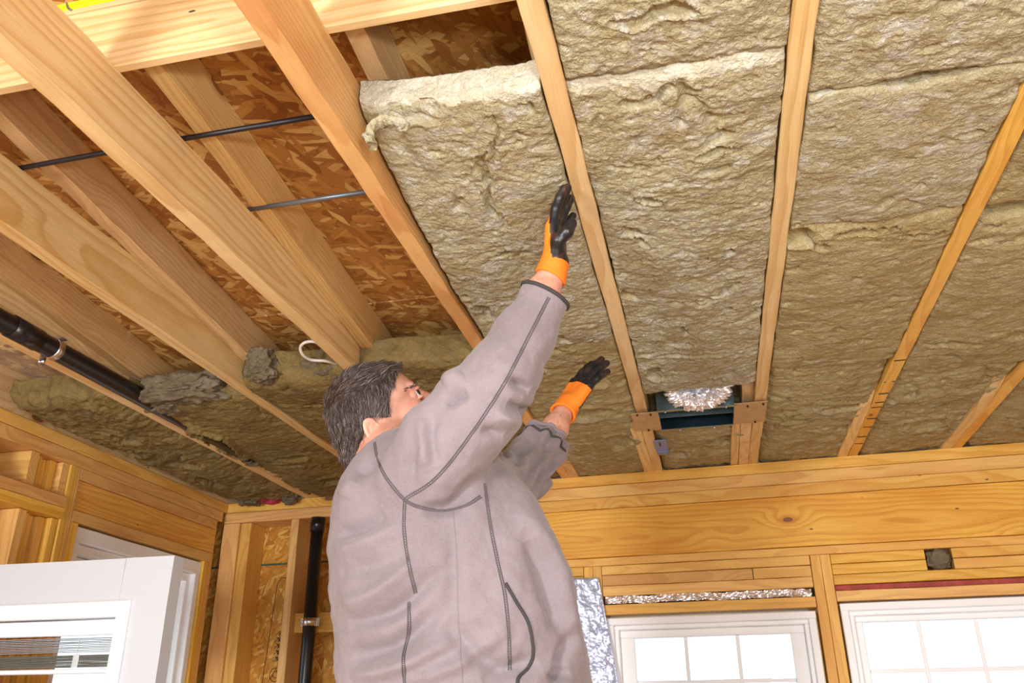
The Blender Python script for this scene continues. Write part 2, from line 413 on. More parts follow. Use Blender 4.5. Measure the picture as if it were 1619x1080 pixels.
# crumpled vapour foil in the gap above the left window
def crumple(name, x0, x1, z0, z1, y, amp, mat, parent, nx=120, nz=10, seed=3):
    xs = np.linspace(x0, x1, nx); zs = np.linspace(z0, z1, nz); X, ZZ = np.meshgrid(xs, zs)
    Y = y-amp*np.abs(fbm(X*28, ZZ*34, 0., seed, 4, .65)); e = fbm(X*20, ZZ*0+3, 0., seed+4, 3)*.006
    v = np.stack([X, Y, ZZ+e+H0], -1).reshape(-1, 3); f = [(j*nx+i, j*nx+i+1, (j+1)*nx+i+1, (j+1)*nx+i) for j in range(nz-1) for i in range(nx-1)]
    o = link(name, mesh(name, v, f), mat, parent); md = o.modifiers.new('s', 'SOLIDIFY'); md.thickness = .0006; return o
fo = crumple('foil_strip', -.425, .375, .414, .443, .012, .02, M_FOIL, None); fo.location = (0, 3.555, 0); fo.rotation_euler = (0, 0, WR)
tag(fo, 'crumpled silver foil strip tucked in the gap above the left window', 'foil')

# ---- windows
def window(idx, u0, u1, ztop, zbot, gl0, gpan, ncol, gtop, pz):
    r = empty('window_%d' % idx, (0, 3.555, 0), WR); tag(r, kind='structure')
    def b(n, x0, x1, z0, z1, y0, y1, m=M_WHITE, p=r): return box(n, (x0, y0, Z(z0)), (x1, y1, Z(z1)), m, p, .003)
    gr = gl0+gpan*ncol
    b('window_frame', u0, u1, ztop-.028, ztop, .004, .12); b('window_frame', u0, u1, zbot, zbot+.03, .004, .12)
    b('window_frame', u0, u0+.028, zbot+.03, ztop-.028, .004, .12); b('window_frame', u1-.028, u1, zbot+.03, ztop-.028, .004, .12)
    s = .018
    b('window_stop', u0+.028, u1-.028, ztop-.028-s, ztop-.028, .022, .12); b('window_stop', u0+.028, u0+.028+s, zbot+.03, ztop-.046, .022, .12); b('window_stop', u1-.028-s, u1-.028, zbot+.03, ztop-.046, .022, .12)
    sx0, sx1, st = u0+.046, u1-.046, ztop-.046
    sash = b('sash', sx0, sx1, gtop, st, .045, .085)
    zb2 = gtop-pz*3-.0
    b('sash', sx0, gl0, zb2, gtop, .045, .085); b('sash', gr, sx1, zb2, gtop, .045, .085); b('sash', sx0, sx1, zb2-.05, zb2, .04, .09)
    b('sash', sx0, sx1, zbot+.03, zbot+.08, .06, .1); b('sash', sx0, gl0, zbot+.08, zb2-.05, .07, .11); b('sash', gr, sx1, zbot+.08, zb2-.05, .07, .11)
    for k in range(1, ncol): b('muntin', gl0+gpan*k-.007, gl0+gpan*k+.007, zb2, gtop, .060, .072)
    for k in range(1, 3): b('muntin', gl0, gr, gtop-pz*k-.007, gtop-pz*k+.007, .061, .071)
    for i in range(ncol):
        for j in range(3):
            x0 = gl0+gpan*i+.007*(i > 0); x1 = gl0+gpan*(i+1)-.007*(i < ncol-1); z1 = gtop-pz*j-.007*(j > 0); z0 = gtop-pz*(j+1)+.007*(j < 2)
            v = [(x0, .066, Z(z0)), (x1, .066, Z(z0)), (x1, .066, Z(z1)), (x0, .066, Z(z1))]; link('pane', mesh('pane', v, [(0, 1, 2, 3)]), M_GLASS, r)
    v = [(gl0, .09, Z(zbot+.08)), (gr, .09, Z(zbot+.08)), (gr, .09, Z(zb2-.05)), (gl0, .09, Z(zb2-.05))]; link('pane', mesh('pane', v, [(0, 1, 2, 3)]), M_GLASS, r)
    return r
window(1, -.425, .378, .360, -.86, -.322, .2, 3, .284, .166)
window(2, .470, 1.46, .383, -.86, .545, .197, 4, .315, .172)

# ---- left wall
wlft = empty('wall_left', (-2.22, 0, 0)); tag(wlft, kind='structure')
def Lb(name, y0, y1, z0, z1, x0=-.14, x1=0., mat=M_WALL): return box(name, (x0, y0, Z(z0)), (x1, y1, Z(z1)), mat, wlft)
Lb('top_plate', -1.2, 3.66, .905, .948); Lb('top_plate', -1.2, 3.60, .856, .903)
Lb('header_board', 2.622, 3.555, .812, .854, -.14, .002); Lb('header_beam', 2.622, 3.555, .702, .810, -.10, -.004, M_LVL); Lb('header_board', 2.622, 3.535, .660, .700, -.14, .003)
Lb('stud', 2.566, 2.606, -1.56, .854, -.14, .002); Lb('stud', 2.608, 2.620, -1.56, .854, -.14, .001)
Lb('jack_stud', 2.622, 2.660, -1.56, .658); Lb('jack_stud', 3.497, 3.533, -1.56, .658); Lb('stud', 3.558, 3.592, -1.56, .854, -.14, -.02)
Lb('shadow_gap', 3.535, 3.557, -1.56, .85, -.13, -.05, M_WOOLG)
Lb('blocking', 1.0, 2.565, .695, .733, -.14, .012); Lb('blocking', 1.0, 2.565, .655, .693, -.14, .012)
for (ya, yb, xx) in ((2.375, 2.413, -.005), (2.416, 2.454, -.03), (2.457, 2.495, -.05), (2.498, 2.528, -.03), (2.531, 2.562, -.006)):
    Lb('cripple_stud', ya, yb, .735, .854, -.14, xx); Lb('stud', ya, yb, -1.56, .653, -.14, xx)
for y in (.6, 1.2, 1.95): Lb('stud', y, y+.038, -1.56, .654); Lb('cripple_stud', y, y+.038, .735, .854)
for ya, yb, za, zb_ in ((-1.2, 1.27, -1.6, .95), (1.273, 2.655, -1.6, .95), (2.655, 3.53, .655, .95), (3.533, 3.80, -1.6, .95), (2.655, 3.53, -1.6, -.5)):
    box('osb_panel', (-.153, ya, Z(za)), (-.142, yb, Z(zb_)), M_OSBW, wlft)
Lb('bottom_plate', -1.2, 3.6, -1.6, -1.562); Lb('window_sill_plate', 2.66, 3.497, -.54, -.502)
w3 = empty('window_3', (-2.22, 0, 0)); tag(w3, kind='structure')
def W3(n, y0, y1, z0, z1, x0, x1, m=M_WHITE): return box(n, (x0, y0, Z(z0)), (x1, y1, Z(z1)), m, w3, .003)
W3('window_frame', 2.664, 3.494, .598, .652, -.15, -.012); W3('window_frame', 2.664, 2.70, -.5, .597, -.15, -.012); W3('window_frame', 3.458, 3.494, -.5, .597, -.15, -.012)
W3('window_frame', 2.70, 3.458, -.5, -.46, -.15, -.012)
W3('window_stop', 2.70, 3.458, .566, .597, -.15, -.035); W3('window_stop', 2.70, 2.722, -.46, .565, -.15, -.035); W3('window_stop', 3.430, 3.458, -.46, .565, -.15, -.035)
W3('sash', 2.722, 3.430, .505, .565, -.13, -.09); W3('sash', 2.722, 2.775, .03, .504, -.13, -.09); W3('sash', 3.375, 3.430, .03, .504, -.13, -.09); W3('sash', 2.722, 3.430, -.02, .03, -.13, -.06)
W3('sash', 2.722, 2.775, -.45, -.021, -.1, -.06); W3('sash', 3.375, 3.430, -.45, -.021, -.1, -.06); W3('sash', 2.775, 3.375, -.45, -.40, -.1, -.06)
for z0, z1, xx in ((.03, .505, -.11), (-.4, -.02, -.08)):
    link('pane', mesh('pane', [(xx, 2.775, Z(z0)), (xx, 3.375, Z(z0)), (xx, 3.375, Z(z1)), (xx, 2.775, Z(z1))], [(0, 1, 2, 3)]), M_GLASS, w3)

# ---- unseen side and rear of the room, with openings
wr_ = empty('wall_right', (1.95, 0, 0)); tag(wr_, kind='structure')
for y in np.arange(-1.6, 3.4, .406): box('stud', (0, y, .04), (.14, y+.038, Z(.853)), M_WALL, wr_)
box('top_plate', (0, -1.6, Z(.855)), (.14, 3.45, Z(.95)), M_WALL, wr_); box('bottom_plate', (0, -1.6, 0), (.14, 3.45, .038), M_WALL, wr_)
box('osb_panel', (.142, -1.6, 0), (.153, 3.45, Z(.95)), M_OSBW, wr_)

# =============================================================== CEILING JOISTS, RAFTERS
JX = dict(I=-2.262, H=-1.822, G=-1.397, F=-1.001, E=-.589, A=-.190, B=.201, C=.589, D=.975, K=1.372)
JL = dict(
 I='ceiling joist lying on the plate along the left wall, nearest the white door',
 H='ceiling joist with the black drain pipe strapped to its side',
 G='pale ceiling joist with round brown knots, just right of the piped joist',
 F='broad pale ceiling joist running down to the top of the man\'s head',
 E='amber ceiling joist at the left edge of the batt being fitted',
 A='pale ceiling joist just right of the man\'s raised gloves, carrying the metal box\'s left tab',
 B='pale ceiling joist between the two largest batts, carrying the metal box\'s right tab',
 C='ceiling joist with black pencil strokes across its lower end',
 D='ceiling joist in the lower right corner, last one in view',
 K='ceiling joist beyond the right edge of the frame')
joist = {}
for k, x in JX.items():
    y0 = -.9; y1 = YW(x)+.12
    o = board('ceiling_joist', (x+.019, y0, Z(1.02)), (x+.019, y1, Z(1.02)), .14, .038, M_JOIST2 if k in 'ECD' else M_JOIST, None, seed=ord(k), wob=.0012, seg=60)
    tag(o, JL[k], 'joist', 'ceiling joists'); joist[k] = o
RX = dict(H=-1.784, G=-1.358, F=-.962, E=-.550, A=-.229, B=.162, C=.550, D=.936)
RLb = dict(
 H='stamped roof rafter above the black drain pipe, right of the piped joist',
 G='shaded roof rafter high in the bay behind the knotty joist',
 F='pale roof rafter with bark edge crossing above the grey rod',
 E='short visible roof rafter beside the upper end of the fitted batt',
 A='rafter foot left of the joist with the metal box\'s left tab, at the window wall',
 B='rafter foot left of the joist with the metal box\'s right tab, at the window wall',
 C='bright rafter foot left of the pencil-marked joist',
 D='rafter foot left of the last joist at lower right')
for k, x in RX.items():
    y0, y1 = 1.04, YW(x)+.10
    o = board('roof_rafter', (x+.019, y0, Z(ZB(y0)+RH/2)), (x+.019, y1, Z(ZB(y1)+RH/2)), RH-.001, .038, M_RAFT if k in 'HGFE' else M_JOIST, None, seed=ord(k)+50, wob=.0015, seg=40)
    mw = o.matrix_basis.copy(); mi = mw.inverted()
    for v_ in o.data.vertices:                                     # seat cut where the rafter lands on the plate
        p_ = mw @ v_.co
        if p_.z < Z(.9503): p_.z = Z(.9503); v_.co = mi @ p_
    tag(o, RLb[k], 'rafter', 'roof rafters')
tag(board('rafter_cleat', (.145, 3.0, Z(.966)), (.145, YW(.1)+.05, Z(.966)), .03, .03, M_JOIST), 'short wooden strip left of the doubled rafter foot below the metal box', 'lumber')
# rough bark strip on the edge of the rafter over the grey rod
# beam lying across the joists with a thin strip on top
bm_ = board('ceiling_beam', (-2.3, 1.027, Z(1.166)), (1.5, 1.027, Z(1.166)), .152, .019, M_JOIST, None, seed=5)
tag(bm_, 'broad pale beam laid across the top of the joists at upper left', 'beam')
tag(board('nailing_strip', (-2.3, 1.027, Z(1.249)), (1.5, 1.027, Z(1.249)), .012, .024, M_JOIST, None), 'thin pale strip on top of the cross beam, under the yellow cables', 'lumber')
for i in range(4):
    zc = 1.261+.011*i; cx = [(-1.6+q*.2, 1.022+.006*math.sin(q*1.3+i), Z(zc+.003*math.sin(q*.9+i*2))) for q in range(13)]
    tag(tube('electric_cable', catmull(cx, 4), .0052, M_YEL), ['lowest', 'second lowest', 'third', 'topmost'][i]+' yellow electric cable in the bundle above the cross beam', 'cable', 'yellow cables on the cross beam')
st = at(111, 10, 1.55)
tag(tube('cable_staple', catmull([(-1.098, 1.016, Z(1.306)), (-1.102, 1.012, Z(1.282)), (-1.099, 1.013, Z(1.260)), (-1.088, 1.014, Z(1.250))], 5), .0022, M_GREY, None, 6), 'bent grey staple holding the yellow cables to the beam', 'staple')
# =============================================================== MINERAL WOOL BATTS
def batt(name, label, x0, x1, y0, y1, z, T, seed, mat, res=.005, amp=1., dents=(), rx=.012, ry=.02, bulge=.008, slope=0., lift=0., skew=0., warp=0.02, endtilt=0., group='mineral wool batts between the joists', raft=True, pale=0.):
    W, L = x1-x0, y1-y0
    ex = T-.01
    nx = int((W+2*ex)/res); ny = int((L+2*ex)/res)
    s = np.linspace(-ex, W+ex, nx); t = np.linspace(-ex, L+ex, ny); S_, T_ = np.meshgrid(s, t)
    def fold(q, N, r):
        # position and lift along a rounded fold at both ends
        d = np.maximum(np.maximum(-q, q-N), -r*0)        # distance past the edge
        pos = np.clip(q, 0, N); lift = np.where(d > 0, d, 0)
        inner = np.minimum(q, N-q); k = np.clip(1-inner/r, 0, 1); lift = lift + np.where(inner >= 0, r*.35*k*k, r*.35)
        return pos, lift, np.clip(d/.006, 0, 1)
    X, lx, ox = fold(S_, W, rx); Y, ly, oy = fold(T_, L, ry)
    wx = x0+X; wy = y0+Y
    edge = np.minimum(lx+ly, ex+.0)
    # irregular torn outline at the ends
    wy = wy + warp*fbm(wx*7, wy*0+seed, 0, seed+9, 4, .6)*(1-np.clip(np.minimum(Y, L-Y)/.12, 0, 1))
    wx = wx + .004*fbm(wy*16, wx*0+seed, 0, seed+5, 3)*(1-np.clip(np.minimum(X, W-X)/.03, 0, 1))
    zz = z + slope*(Y/L-.5) - bulge*np.sin(np.pi*np.clip(X/W, 0, 1))*np.clip(np.minimum(Y, L-Y)/.15, 0, 1)**.5 + edge
    side = np.clip(ox+oy, 0, 1)
    if skew: wy = wy + skew*(1-np.clip(X/W, 0, 1))**1.2*np.clip(1-Y/.5, 0, 1)
    if lift: zz = zz + lift*(1-np.clip(X/W, 0, 1))**1.3*np.clip(1-Y/.6, 0, 1)**1.3
    # relief: pillows, flaking layers, fine tufts
    a = wx*1.0; b = wy*1.0; c = edge*1.0
    qx = a+.05*fbm(a*6, b*6, c*6, seed+20, 3); qy = b+.05*fbm(a*6+9, b*6, c*6, seed+21, 3)
    pil = fbm(a*7, b*7, c*7, seed, 3)
    lay = fbm(qx*13, qy*17, c*16, seed+2, 4, .55)*5.5
    fr = lay-np.floor(lay); ter = (np.floor(lay)+np.clip(fr/.16, 0, 1)**1.6)/5.5
    lay2 = fbm(qx*32+3, qy*44, c*40, seed+3, 3, .55)*4; fr2 = lay2-np.floor(lay2); ter2 = (np.floor(lay2)+np.clip(fr2/.22, 0, 1))/4
    pits = np.clip(fbm(qx*19, qy*22, c*19, seed+6, 3, .5)-.42, 0, 1)
    lay3 = fbm(qx*62+5, qy*88, c*80, seed+8, 3, .6)*3; fr3 = lay3-np.floor(lay3); ter3 = (np.floor(lay3)+np.clip(fr3/.3, 0, 1))/3
    msk = np.clip(.5+1.6*fbm(a*5, b*5, c*5, seed+30, 2), .12, 1)
    h = .0060*pil + .0044*ter*msk + .0034*ter2 + .0024*ter3 - .045*pits + .0016*fbm(a*170, b*330, c*240, seed+4, 2)
    h = h*amp
    for (dx, dy, sx, sy, dep) in dents:
        rr = np.sqrt(((qx+ .02*fbm(a*30, b*30, 0, seed+7, 3)-dx)/sx)**2+((qy-dy)/sy)**2)
        h = h - dep*np.clip(1.25-rr, 0, 1)**.7*(side < .5) + .22*dep*np.exp(-((rr-1.35)/.22)**2)*(side < .5)
    nxv = np.where(S_ < 0, -1, np.where(S_ > W, 1, 0))*ox; nyv = np.where(T_ < 0, -1, np.where(T_ > L, 1, 0))*oy; nzv = -(1-.9*side)
    ln = np.sqrt(nxv**2+nyv**2+nzv**2)+1e-6; fade = 1
    kx = .25                                   # sideways relief kept small against the joists
    PX = wx+h*nxv/ln*kx; PY = wy+h*nyv/ln*.9 + endtilt*edge*(T_ < L/2); PZ = zz+h*nzv/ln
    PZ = np.minimum(PZ, zz-edge+T+.02)
    if raft: PZ = np.maximum(PZ, z-.03)
    v = np.stack([PX, PY, PZ+H0], -1).reshape(-1, 3)
    idx = np.arange(nx*ny).reshape(ny, nx)
    F = np.stack([idx[:-1, :-1], idx[1:, :-1], idx[1:, 1:], idx[:-1, 1:]], -1).reshape(-1, 4)
    me = bpy.data.meshes.new(name); me.vertices.add(len(v)); me.vertices.foreach_set('co', v.ravel())
    me.loops.add(F.size); me.loops.foreach_set('vertex_index', F.ravel().astype(np.int32))
    me.polygons.add(len(F)); me.polygons.foreach_set('loop_start', np.arange(0, F.size, 4, dtype=np.int32))
    me.update(); me.validate()
    bm = bmesh.new(); bm.from_mesh(me)
    be = [e for e in bm.edges if e.is_boundary]
    try: bmesh.ops.edgeloop_fill(bm, edges=be)
    except Exception: pass
    bm.to_mesh(me); bm.free()
    ctr = Vector(((x0+x1)/2, (y0+y1)/2, Z(z)))
    me.transform(Matrix.Translation(-ctr))
    o = link(name, me, [mat, M_WOOLP] if pale else mat, None, True); o.location = ctr
    if pale:
        n = len(me.polygons); cc = np.empty(n*3); me.polygons.foreach_get('center', cc); cc = cc.reshape(-1, 3)+np.array(ctr)
        m = cc[:, 1] < y0+pale+skew*(1-np.clip((cc[:, 0]-x0)/W, 0, 1))**1.2+.012*fbm(cc[:, 0]*25, cc[:, 1]*25, 0, seed+70, 3); me.polygons.foreach_set('material_index', m.astype(np.int32))
    return tag(o, label, 'insulation batt', group)
g_ = .002
def bay(a, b): return JX[a]+.038+g_, JX[b]-g_
ab, bc, cD, dk, ea, fe, gf, hg, ih = (bay(*p) for p in ('AB', 'BC', 'CD', 'DK', 'EA', 'FE', 'GF', 'HG', 'IH'))
batt('insulation_batt', 'grey mineral wool batt at the top of the frame, right of the fitted batt', *ab, .15, 1.10, .951, .085, 11, M_WOOL, .0036, 1.15, [(.02, .98, .05, .012, .02), (.12, .86, .03, .02, .015)], endtilt=.0)
batt('insulation_batt', 'large buff wool batt in the middle bay, pale upper edge, ending at the foil', *ab, 1.095, 2.60, .950, .09, 12, M_WOOL, .0034, 1.1, [(-.03, 1.45, .016, .012, .02), (.10, 1.31, .012, .01, .02), (.12, 1.72, .012, .016, .02), (.06, 1.18, .014, .03, .014), (-.08, 1.62, .02, .012, .016), (.0, 2.30, .09, .012, .016), (-.10, 2.42, .02, .05, .02)], ry=.03, pale=.028, bulge=.012)
batt('insulation_batt', 'short wool batt in the middle bay between the metal box and the window wall', *ab, 2.985, 3.66, .966, .09, 13, M_WOOLW, .007, 1.5, [(.10, 3.2, .04, .06, .03), (-.08, 3.35, .05, .04, .03)], rx=.03)
batt('insulation_batt', 'brownish wool batt in the upper right bay, above the long horizontal crack', *bc, .25, 1.225, .951, .085, 14, M_WOOL, .0036, 1.0, [(.5, .93, .018, .012, .02)], warp=.035, ry=.012)
batt('insulation_batt', 'flat brown wool batt between the long crack and the ragged tear', *bc, 1.232, 1.665, .951, .085, 15, M_WOOL, .0036, .6, [(.30, 1.34, .008, .008, .012), (.52, 1.38, .02, .01, .012)], warp=.03, ry=.014)
batt('insulation_batt', 'wool batt below the ragged tear, left of the pencil-marked joist', *bc, 1.66, 2.50, .950, .09, 16, M_WOOLW, .005, .8, [(.27, 1.70, .05, .035, .03), (.41, 1.69, .045, .012, .03), (.33, 1.74, .02, .02, .02), (.52, 1.73, .03, .012, .02)], warp=.03, ry=.03, bulge=.012)
batt('insulation_batt', 'last wool batt before the window wall, right of the metal box', *bc, 2.49, 3.62, .962, .09, 17, M_WOOLW, .007, 1.5, [(.38, 3.0, .04, .03, .025), (.30, 2.78, .03, .02, .02), (.52, 2.9, .05, .03, .025)], rx=.03, ry=.03, bulge=.016)
batt('insulation_batt', 'wool batt at the right edge, above the dark gap beside the pencil-marked joist', *cD, .9, 1.68, .953, .085, 18, M_WOOLW, .007, .9, ry=.03)
batt('insulation_batt', 'long wool batt below the dark gap, right of the pencil-marked joist', *cD, 1.72, 2.62, .952, .085, 19, M_WOOLW, .006, .85, [(.75, 2.4, .05, .02, .02)], bulge=.014, ry=.03)
batt('insulation_batt', 'wool batt at the window wall between the last two joists in view', *cD, 2.60, 3.62, .962, .085, 20, M_WOOLW, .007, 1.6, [(.70, 2.95, .04, .02, .03), (.8, 3.2, .05, .05, .03)], rx=.03, ry=.03)
batt('insulation_batt', 'wool batt in the lower right corner beyond the last joist in view', *dk, 2.1, 3.62, .958, .085, 21, M_WOOLW, .008, 1.3, rx=.02)
batt('insulation_batt', 'small scrap of wool above the open metal duct box', *ab, 2.58, 2.98, 1.02, .06, 43, M_WOOLW, .008, 1.3)
# the batt the man is pressing into place: its near end still hangs a little low
held = batt('insulation_batt', 'loose wool batt held up by the man, its thick pale end face showing', ea[0]+.010, ea[1]-.002, 1.10, 2.16, .952, .07, 22, M_WOOL, .0034, .95, [(-.335, 1.38, .010, .10, .016), (-.31, 1.24, .008, .07, .010), (-.50, 1.9, .02, .03, .02), (-.36, 1.62, .012, .02, .012)], warp=.012, ry=.022, bulge=.012, slope=-.004, lift=.066, skew=.055, pale=.012)
batt('insulation_batt', 'wool batt at the window wall behind the man\'s lower glove', *ea, 2.13, 3.62, .957, .085, 23, M_WOOLW, .006, 1.3, [(-.42, 2.2, .05, .012, .02), (-.36, 2.75, .07, .05, .03), (-.28, 2.45, .03, .05, .02), (-.3, 3.1, .04, .06, .03)], rx=.02, ry=.03)
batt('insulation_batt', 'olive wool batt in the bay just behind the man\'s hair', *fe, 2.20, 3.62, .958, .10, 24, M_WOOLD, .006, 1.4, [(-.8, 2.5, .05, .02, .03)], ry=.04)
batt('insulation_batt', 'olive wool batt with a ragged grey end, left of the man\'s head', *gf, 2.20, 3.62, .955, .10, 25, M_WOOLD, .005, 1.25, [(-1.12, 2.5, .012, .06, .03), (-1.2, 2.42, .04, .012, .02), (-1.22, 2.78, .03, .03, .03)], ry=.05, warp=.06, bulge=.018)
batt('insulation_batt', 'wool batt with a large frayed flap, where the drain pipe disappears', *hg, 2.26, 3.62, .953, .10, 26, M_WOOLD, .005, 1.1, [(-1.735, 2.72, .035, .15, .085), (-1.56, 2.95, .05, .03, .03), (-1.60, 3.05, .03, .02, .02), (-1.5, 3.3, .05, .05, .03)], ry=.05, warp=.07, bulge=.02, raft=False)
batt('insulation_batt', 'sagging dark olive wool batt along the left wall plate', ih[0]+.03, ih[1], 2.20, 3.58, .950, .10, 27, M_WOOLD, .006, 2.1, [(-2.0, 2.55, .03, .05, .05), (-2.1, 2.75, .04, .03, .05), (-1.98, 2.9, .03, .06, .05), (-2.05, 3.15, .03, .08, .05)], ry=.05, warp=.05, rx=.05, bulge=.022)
# torn tufts
def tuft(c, s, mat, label, seed, grp=None):
    return tag(lump('wool_tuft', c, s[0], s[1], s[2], mat, None, seed, .5, 5), label, 'insulation', grp)
# the frayed strip hanging off the near-left corner of the held batt
def flap(name, pts, wid, th, mat, seed, label):
    P = catmull(pts, 10); n = len(P); v = []; f = []; K = 16
    for i, p in enumerate(P):
        t = (P[min(i+1, n-1)]-P[max(i-1, 0)]).normalized(); a = Vector((0, 0, 1)).cross(t).normalized(); b = t.cross(a)
        for k in range(K):
            q = 2*math.pi*k/K; wv = wid*(1-.5*abs(i/(n-1)-.5))*(1+.35*float(vnoise(i*.35, k*.8, 0, seed)))
            v.append(p+a*math.cos(q)*wv+b*math.sin(q)*th*(1+.4*float(vnoise(i*.5, k*.9, 3, seed))))
    for i in range(n-1):
        for k in range(K): f.append((i*K+k, i*K+(k+1) % K, (i+1)*K+(k+1) % K, (i+1)*K+k))
    f.append(tuple(range(K))); f.append(tuple((n-1)*K+k for k in range(K)))
    return tag(link(name, mesh(name, v, f), mat, None, True), label, 'insulation')
flap('wool_flap', [at(590, 232, 1.47), at(583, 214, 1.49), at(594, 198, 1.50), at(614, 190, 1.50), at(632, 194, 1.49), at(640, 204, 1.50)], .015, .008, M_WOOL, 3, 'curled torn wool strip peeling off the left corner of the held batt')
tuft((-1.60, 2.27, Z(.985)), (.13, .05, .045), M_WOOLG, 'frayed grey wool flap at the end of the batt beside the drain pipe', 31)
tuft((-1.70, 2.33, Z(.965)), (.06, .05, .03), M_WOOLG, 'small ragged wool lump where the drain pipe enters the batt', 32)
tuft((-1.28, 2.21, Z(1.0)), (.06, .05, .05), M_WOOLG, 'rounded grey wool lump against the knotty joist', 33)
tuft((-1.08, 2.26, Z(1.0)), (.07, .05, .05), M_WOOLG, 'frayed grey wool end below the white cable loop', 34)
tuft((-1.755, 2.99, Z(.955)), (.025, .03, .02), M_WOOLG, 'tiny wool tuft on the piped joist\'s edge', 35)
tuft((-1.97, 3.60, Z(.952)), (.05, .05, .02), M_PINK, 'scrap of pink wool in the corner above the wall plate', 36)
tuft((-2.06, 3.56, Z(.950)), (.06, .05, .03), M_WOOLG, 'dark wool clump hanging in the left corner of the ceiling', 37)
tuft((-1.87, 3.585, Z(.948)), (.035, .03, .03), M_WOOLG, 'grey wool clump just right of the pink scrap', 38)

# =============================================================== PIPES, CABLES, METAL
tag(tube('threaded_rod', [(-1.50, 1.2555, Z(1.0965)), (-1.3, 1.25, Z(1.0965)), (-.98, 1.243, Z(1.0965)), (-.57, 1.240, Z(1.0965))], .0058, M_ROD), 'thin black rod lying across the joists at upper left', 'pipe')
tag(tube('conduit', [(-.995, 1.517, Z(1.0965)), (-.57, 1.512, Z(1.0965))], .0058, M_GREY), 'thin grey rod lying across the joists above the man', 'pipe')
pp = empty('drain_pipe', (-1.752, 0, Z(.967))); tag(pp, 'black plastic drain pipe strapped along the side of a joist', 'pipe')
tube('pipe', [(0, y, 0) for y in (.2, 1.0, 1.8, 2.6, 2.99)], .0285, M_BLACK, pp, 28)
tube('coupling', [(0, y, 0) for y in (1.70, 1.75, 1.80)], .0315, M_BLACK, pp, 28)
cl = empty('pipe_clamp', (-1.752, 1.865, Z(.967))); tag(cl, 'shiny metal clamp holding the black ceiling pipe to the joist', 'clamp')
band = []
def strap(parent, r, wdt, mat, a0, a1, axis='y', name='band', th=.0012, n=24):
    v = []; f = []
    for i in range(n+1):
        a = a0+(a1-a0)*i/n
        for rr in (r, r+th):
            for s_ in (-wdt/2, wdt/2):
                if axis == 'y': v.append((math.cos(a)*rr, s_, math.sin(a)*rr))
                else: v.append((math.cos(a)*rr, math.sin(a)*rr, s_))
    for i in range(n):
        k = i*4; f += [(k, k+4, k+5, k+1), (k+2, k+3, k+7, k+6), (k, k+2, k+6, k+4), (k+1, k+5, k+7, k+3)]
    f += [(0, 1, 3, 2), (n*4, n*4+2, n*4+3, n*4+1)]
    return link(name, mesh(name, v, f), mat, parent, True)
strap(cl, .0287, .024, M_CHROME, math.radians(-150), math.radians(95))
box('tab', (-.032, -.012, -.044), (-.030+.0, .012, -.012), M_CHROME, cl, .0004); box('tab', (-.005, -.012, .028), (.03, .012, .030), M_CHROME, cl, .0004)
def bolt(c, d, r, mat, par, name='bolt'):
    d = Vector(d).normalized(); return tube(name, [Vector(c), Vector(c)+d*.004, Vector(c)+d*.0065], r, mat, par, 6, rs=[r, r, r*.75])
bolt((-.026, 0, -.035), (.4, -1, -.9), .006, M_CHROME, cl)
# vertical vent pipe on the window wall
vp = empty('vent_pipe', (-1.745, YW(-1.745)+.010, 0)); tag(vp, 'upright black plastic pipe in the open stud bay left of the man', 'pipe')
tube('pipe', [(0, 0, z) for z in (.02, .6, 1.2, 1.8, Z(.795))], .0285, M_BLACK, vp, 28); tube('coupling', [(0, 0, Z(.79)), (0, 0, Z(.853))], .0325, M_BLACK, vp, 28)
c2 = empty('pipe_clamp', (-1.745, YW(-1.745)+.010, Z(.392))); tag(c2, 'zinc pipe strap screwed to the short cross block on the upright pipe', 'clamp')
strap(c2, .0287, .034, M_CHROME, math.radians(-190), math.radians(10), 'z')
for sx in (-1, 1):
    box('tab', (sx*.031-.010*(sx < 0), -.0, -.017), (sx*.031+.012+.002*(sx > 0), .0016, .017), M_CHROME, c2, .0004)
    bolt((sx*.038, 0, .008), (0, -1, 0), .0042, M_CHROME, c2); bolt((sx*.038, 0, -.008), (0, -1, 0), .0042, M_CHROME, c2)
# white cable loop
tag(tube('cable_loop', catmull([at(536, 577, 2.59), at(515, 571, 2.54), at(492, 569, 2.52), at(479, 561, 2.49), at(475, 549, 2.47), at(484, 541, 2.45), at(500, 541, 2.45), at(520, 548, 2.46), at(534, 553, 2.50)], 8), .0045, M_CABLE, None, 8), 'white cable loop hanging between two joists left of the man\'s head', 'cable')
# metal box with side tabs
mb = empty('register_boot', (.008, 2.86, Z(.945))); tag(mb, 'open galvanised duct box held between two joists by tan metal tabs', 'duct box')
def bb(n, a, b, m): return box(n, a, b, m, mb, .0006)
hw, hl, hh = .128, .10, .062
bb('side_panel', (-hw, -hl, -.006), (-hw+.0015, hl, hh), M_STEEL); bb('side_panel', (hw-.0015, -hl, -.006), (hw, hl, hh), M_STEEL)
bb('front_panel', (-hw+.0016, -hl, -.006), (hw-.0016, -hl+.0015, hh), M_STEEL); bb('back_panel', (-hw+.0016, hl-.0015, -.006), (hw-.0016, hl, hh), M_STEELD)
bb('top_panel', (-hw, -hl, hh), (hw, hl, hh+.0015), M_STEELD)
bb('lip', (-hw-.004, -hl-.014, -.008), (hw+.004, -hl+.004, -.0062), M_STEEL); bb('lip', (-hw-.004, hl-.002, -.008), (hw+.004, hl+.008, -.0062), M_STEEL)
bb('inner_panel', (-hw+.002, -.012, .0), (hw-.002, -.0105, .045), M_STEEL)
t1 = bb('mounting_tab', (-hw-.088, -.10, -.0065), (-hw+.004, .10, -.0045), M_TAB); t2 = bb('mounting_tab', (hw-.002, -.115, -.0065), (hw+.105, .10, -.0045), M_TAB)
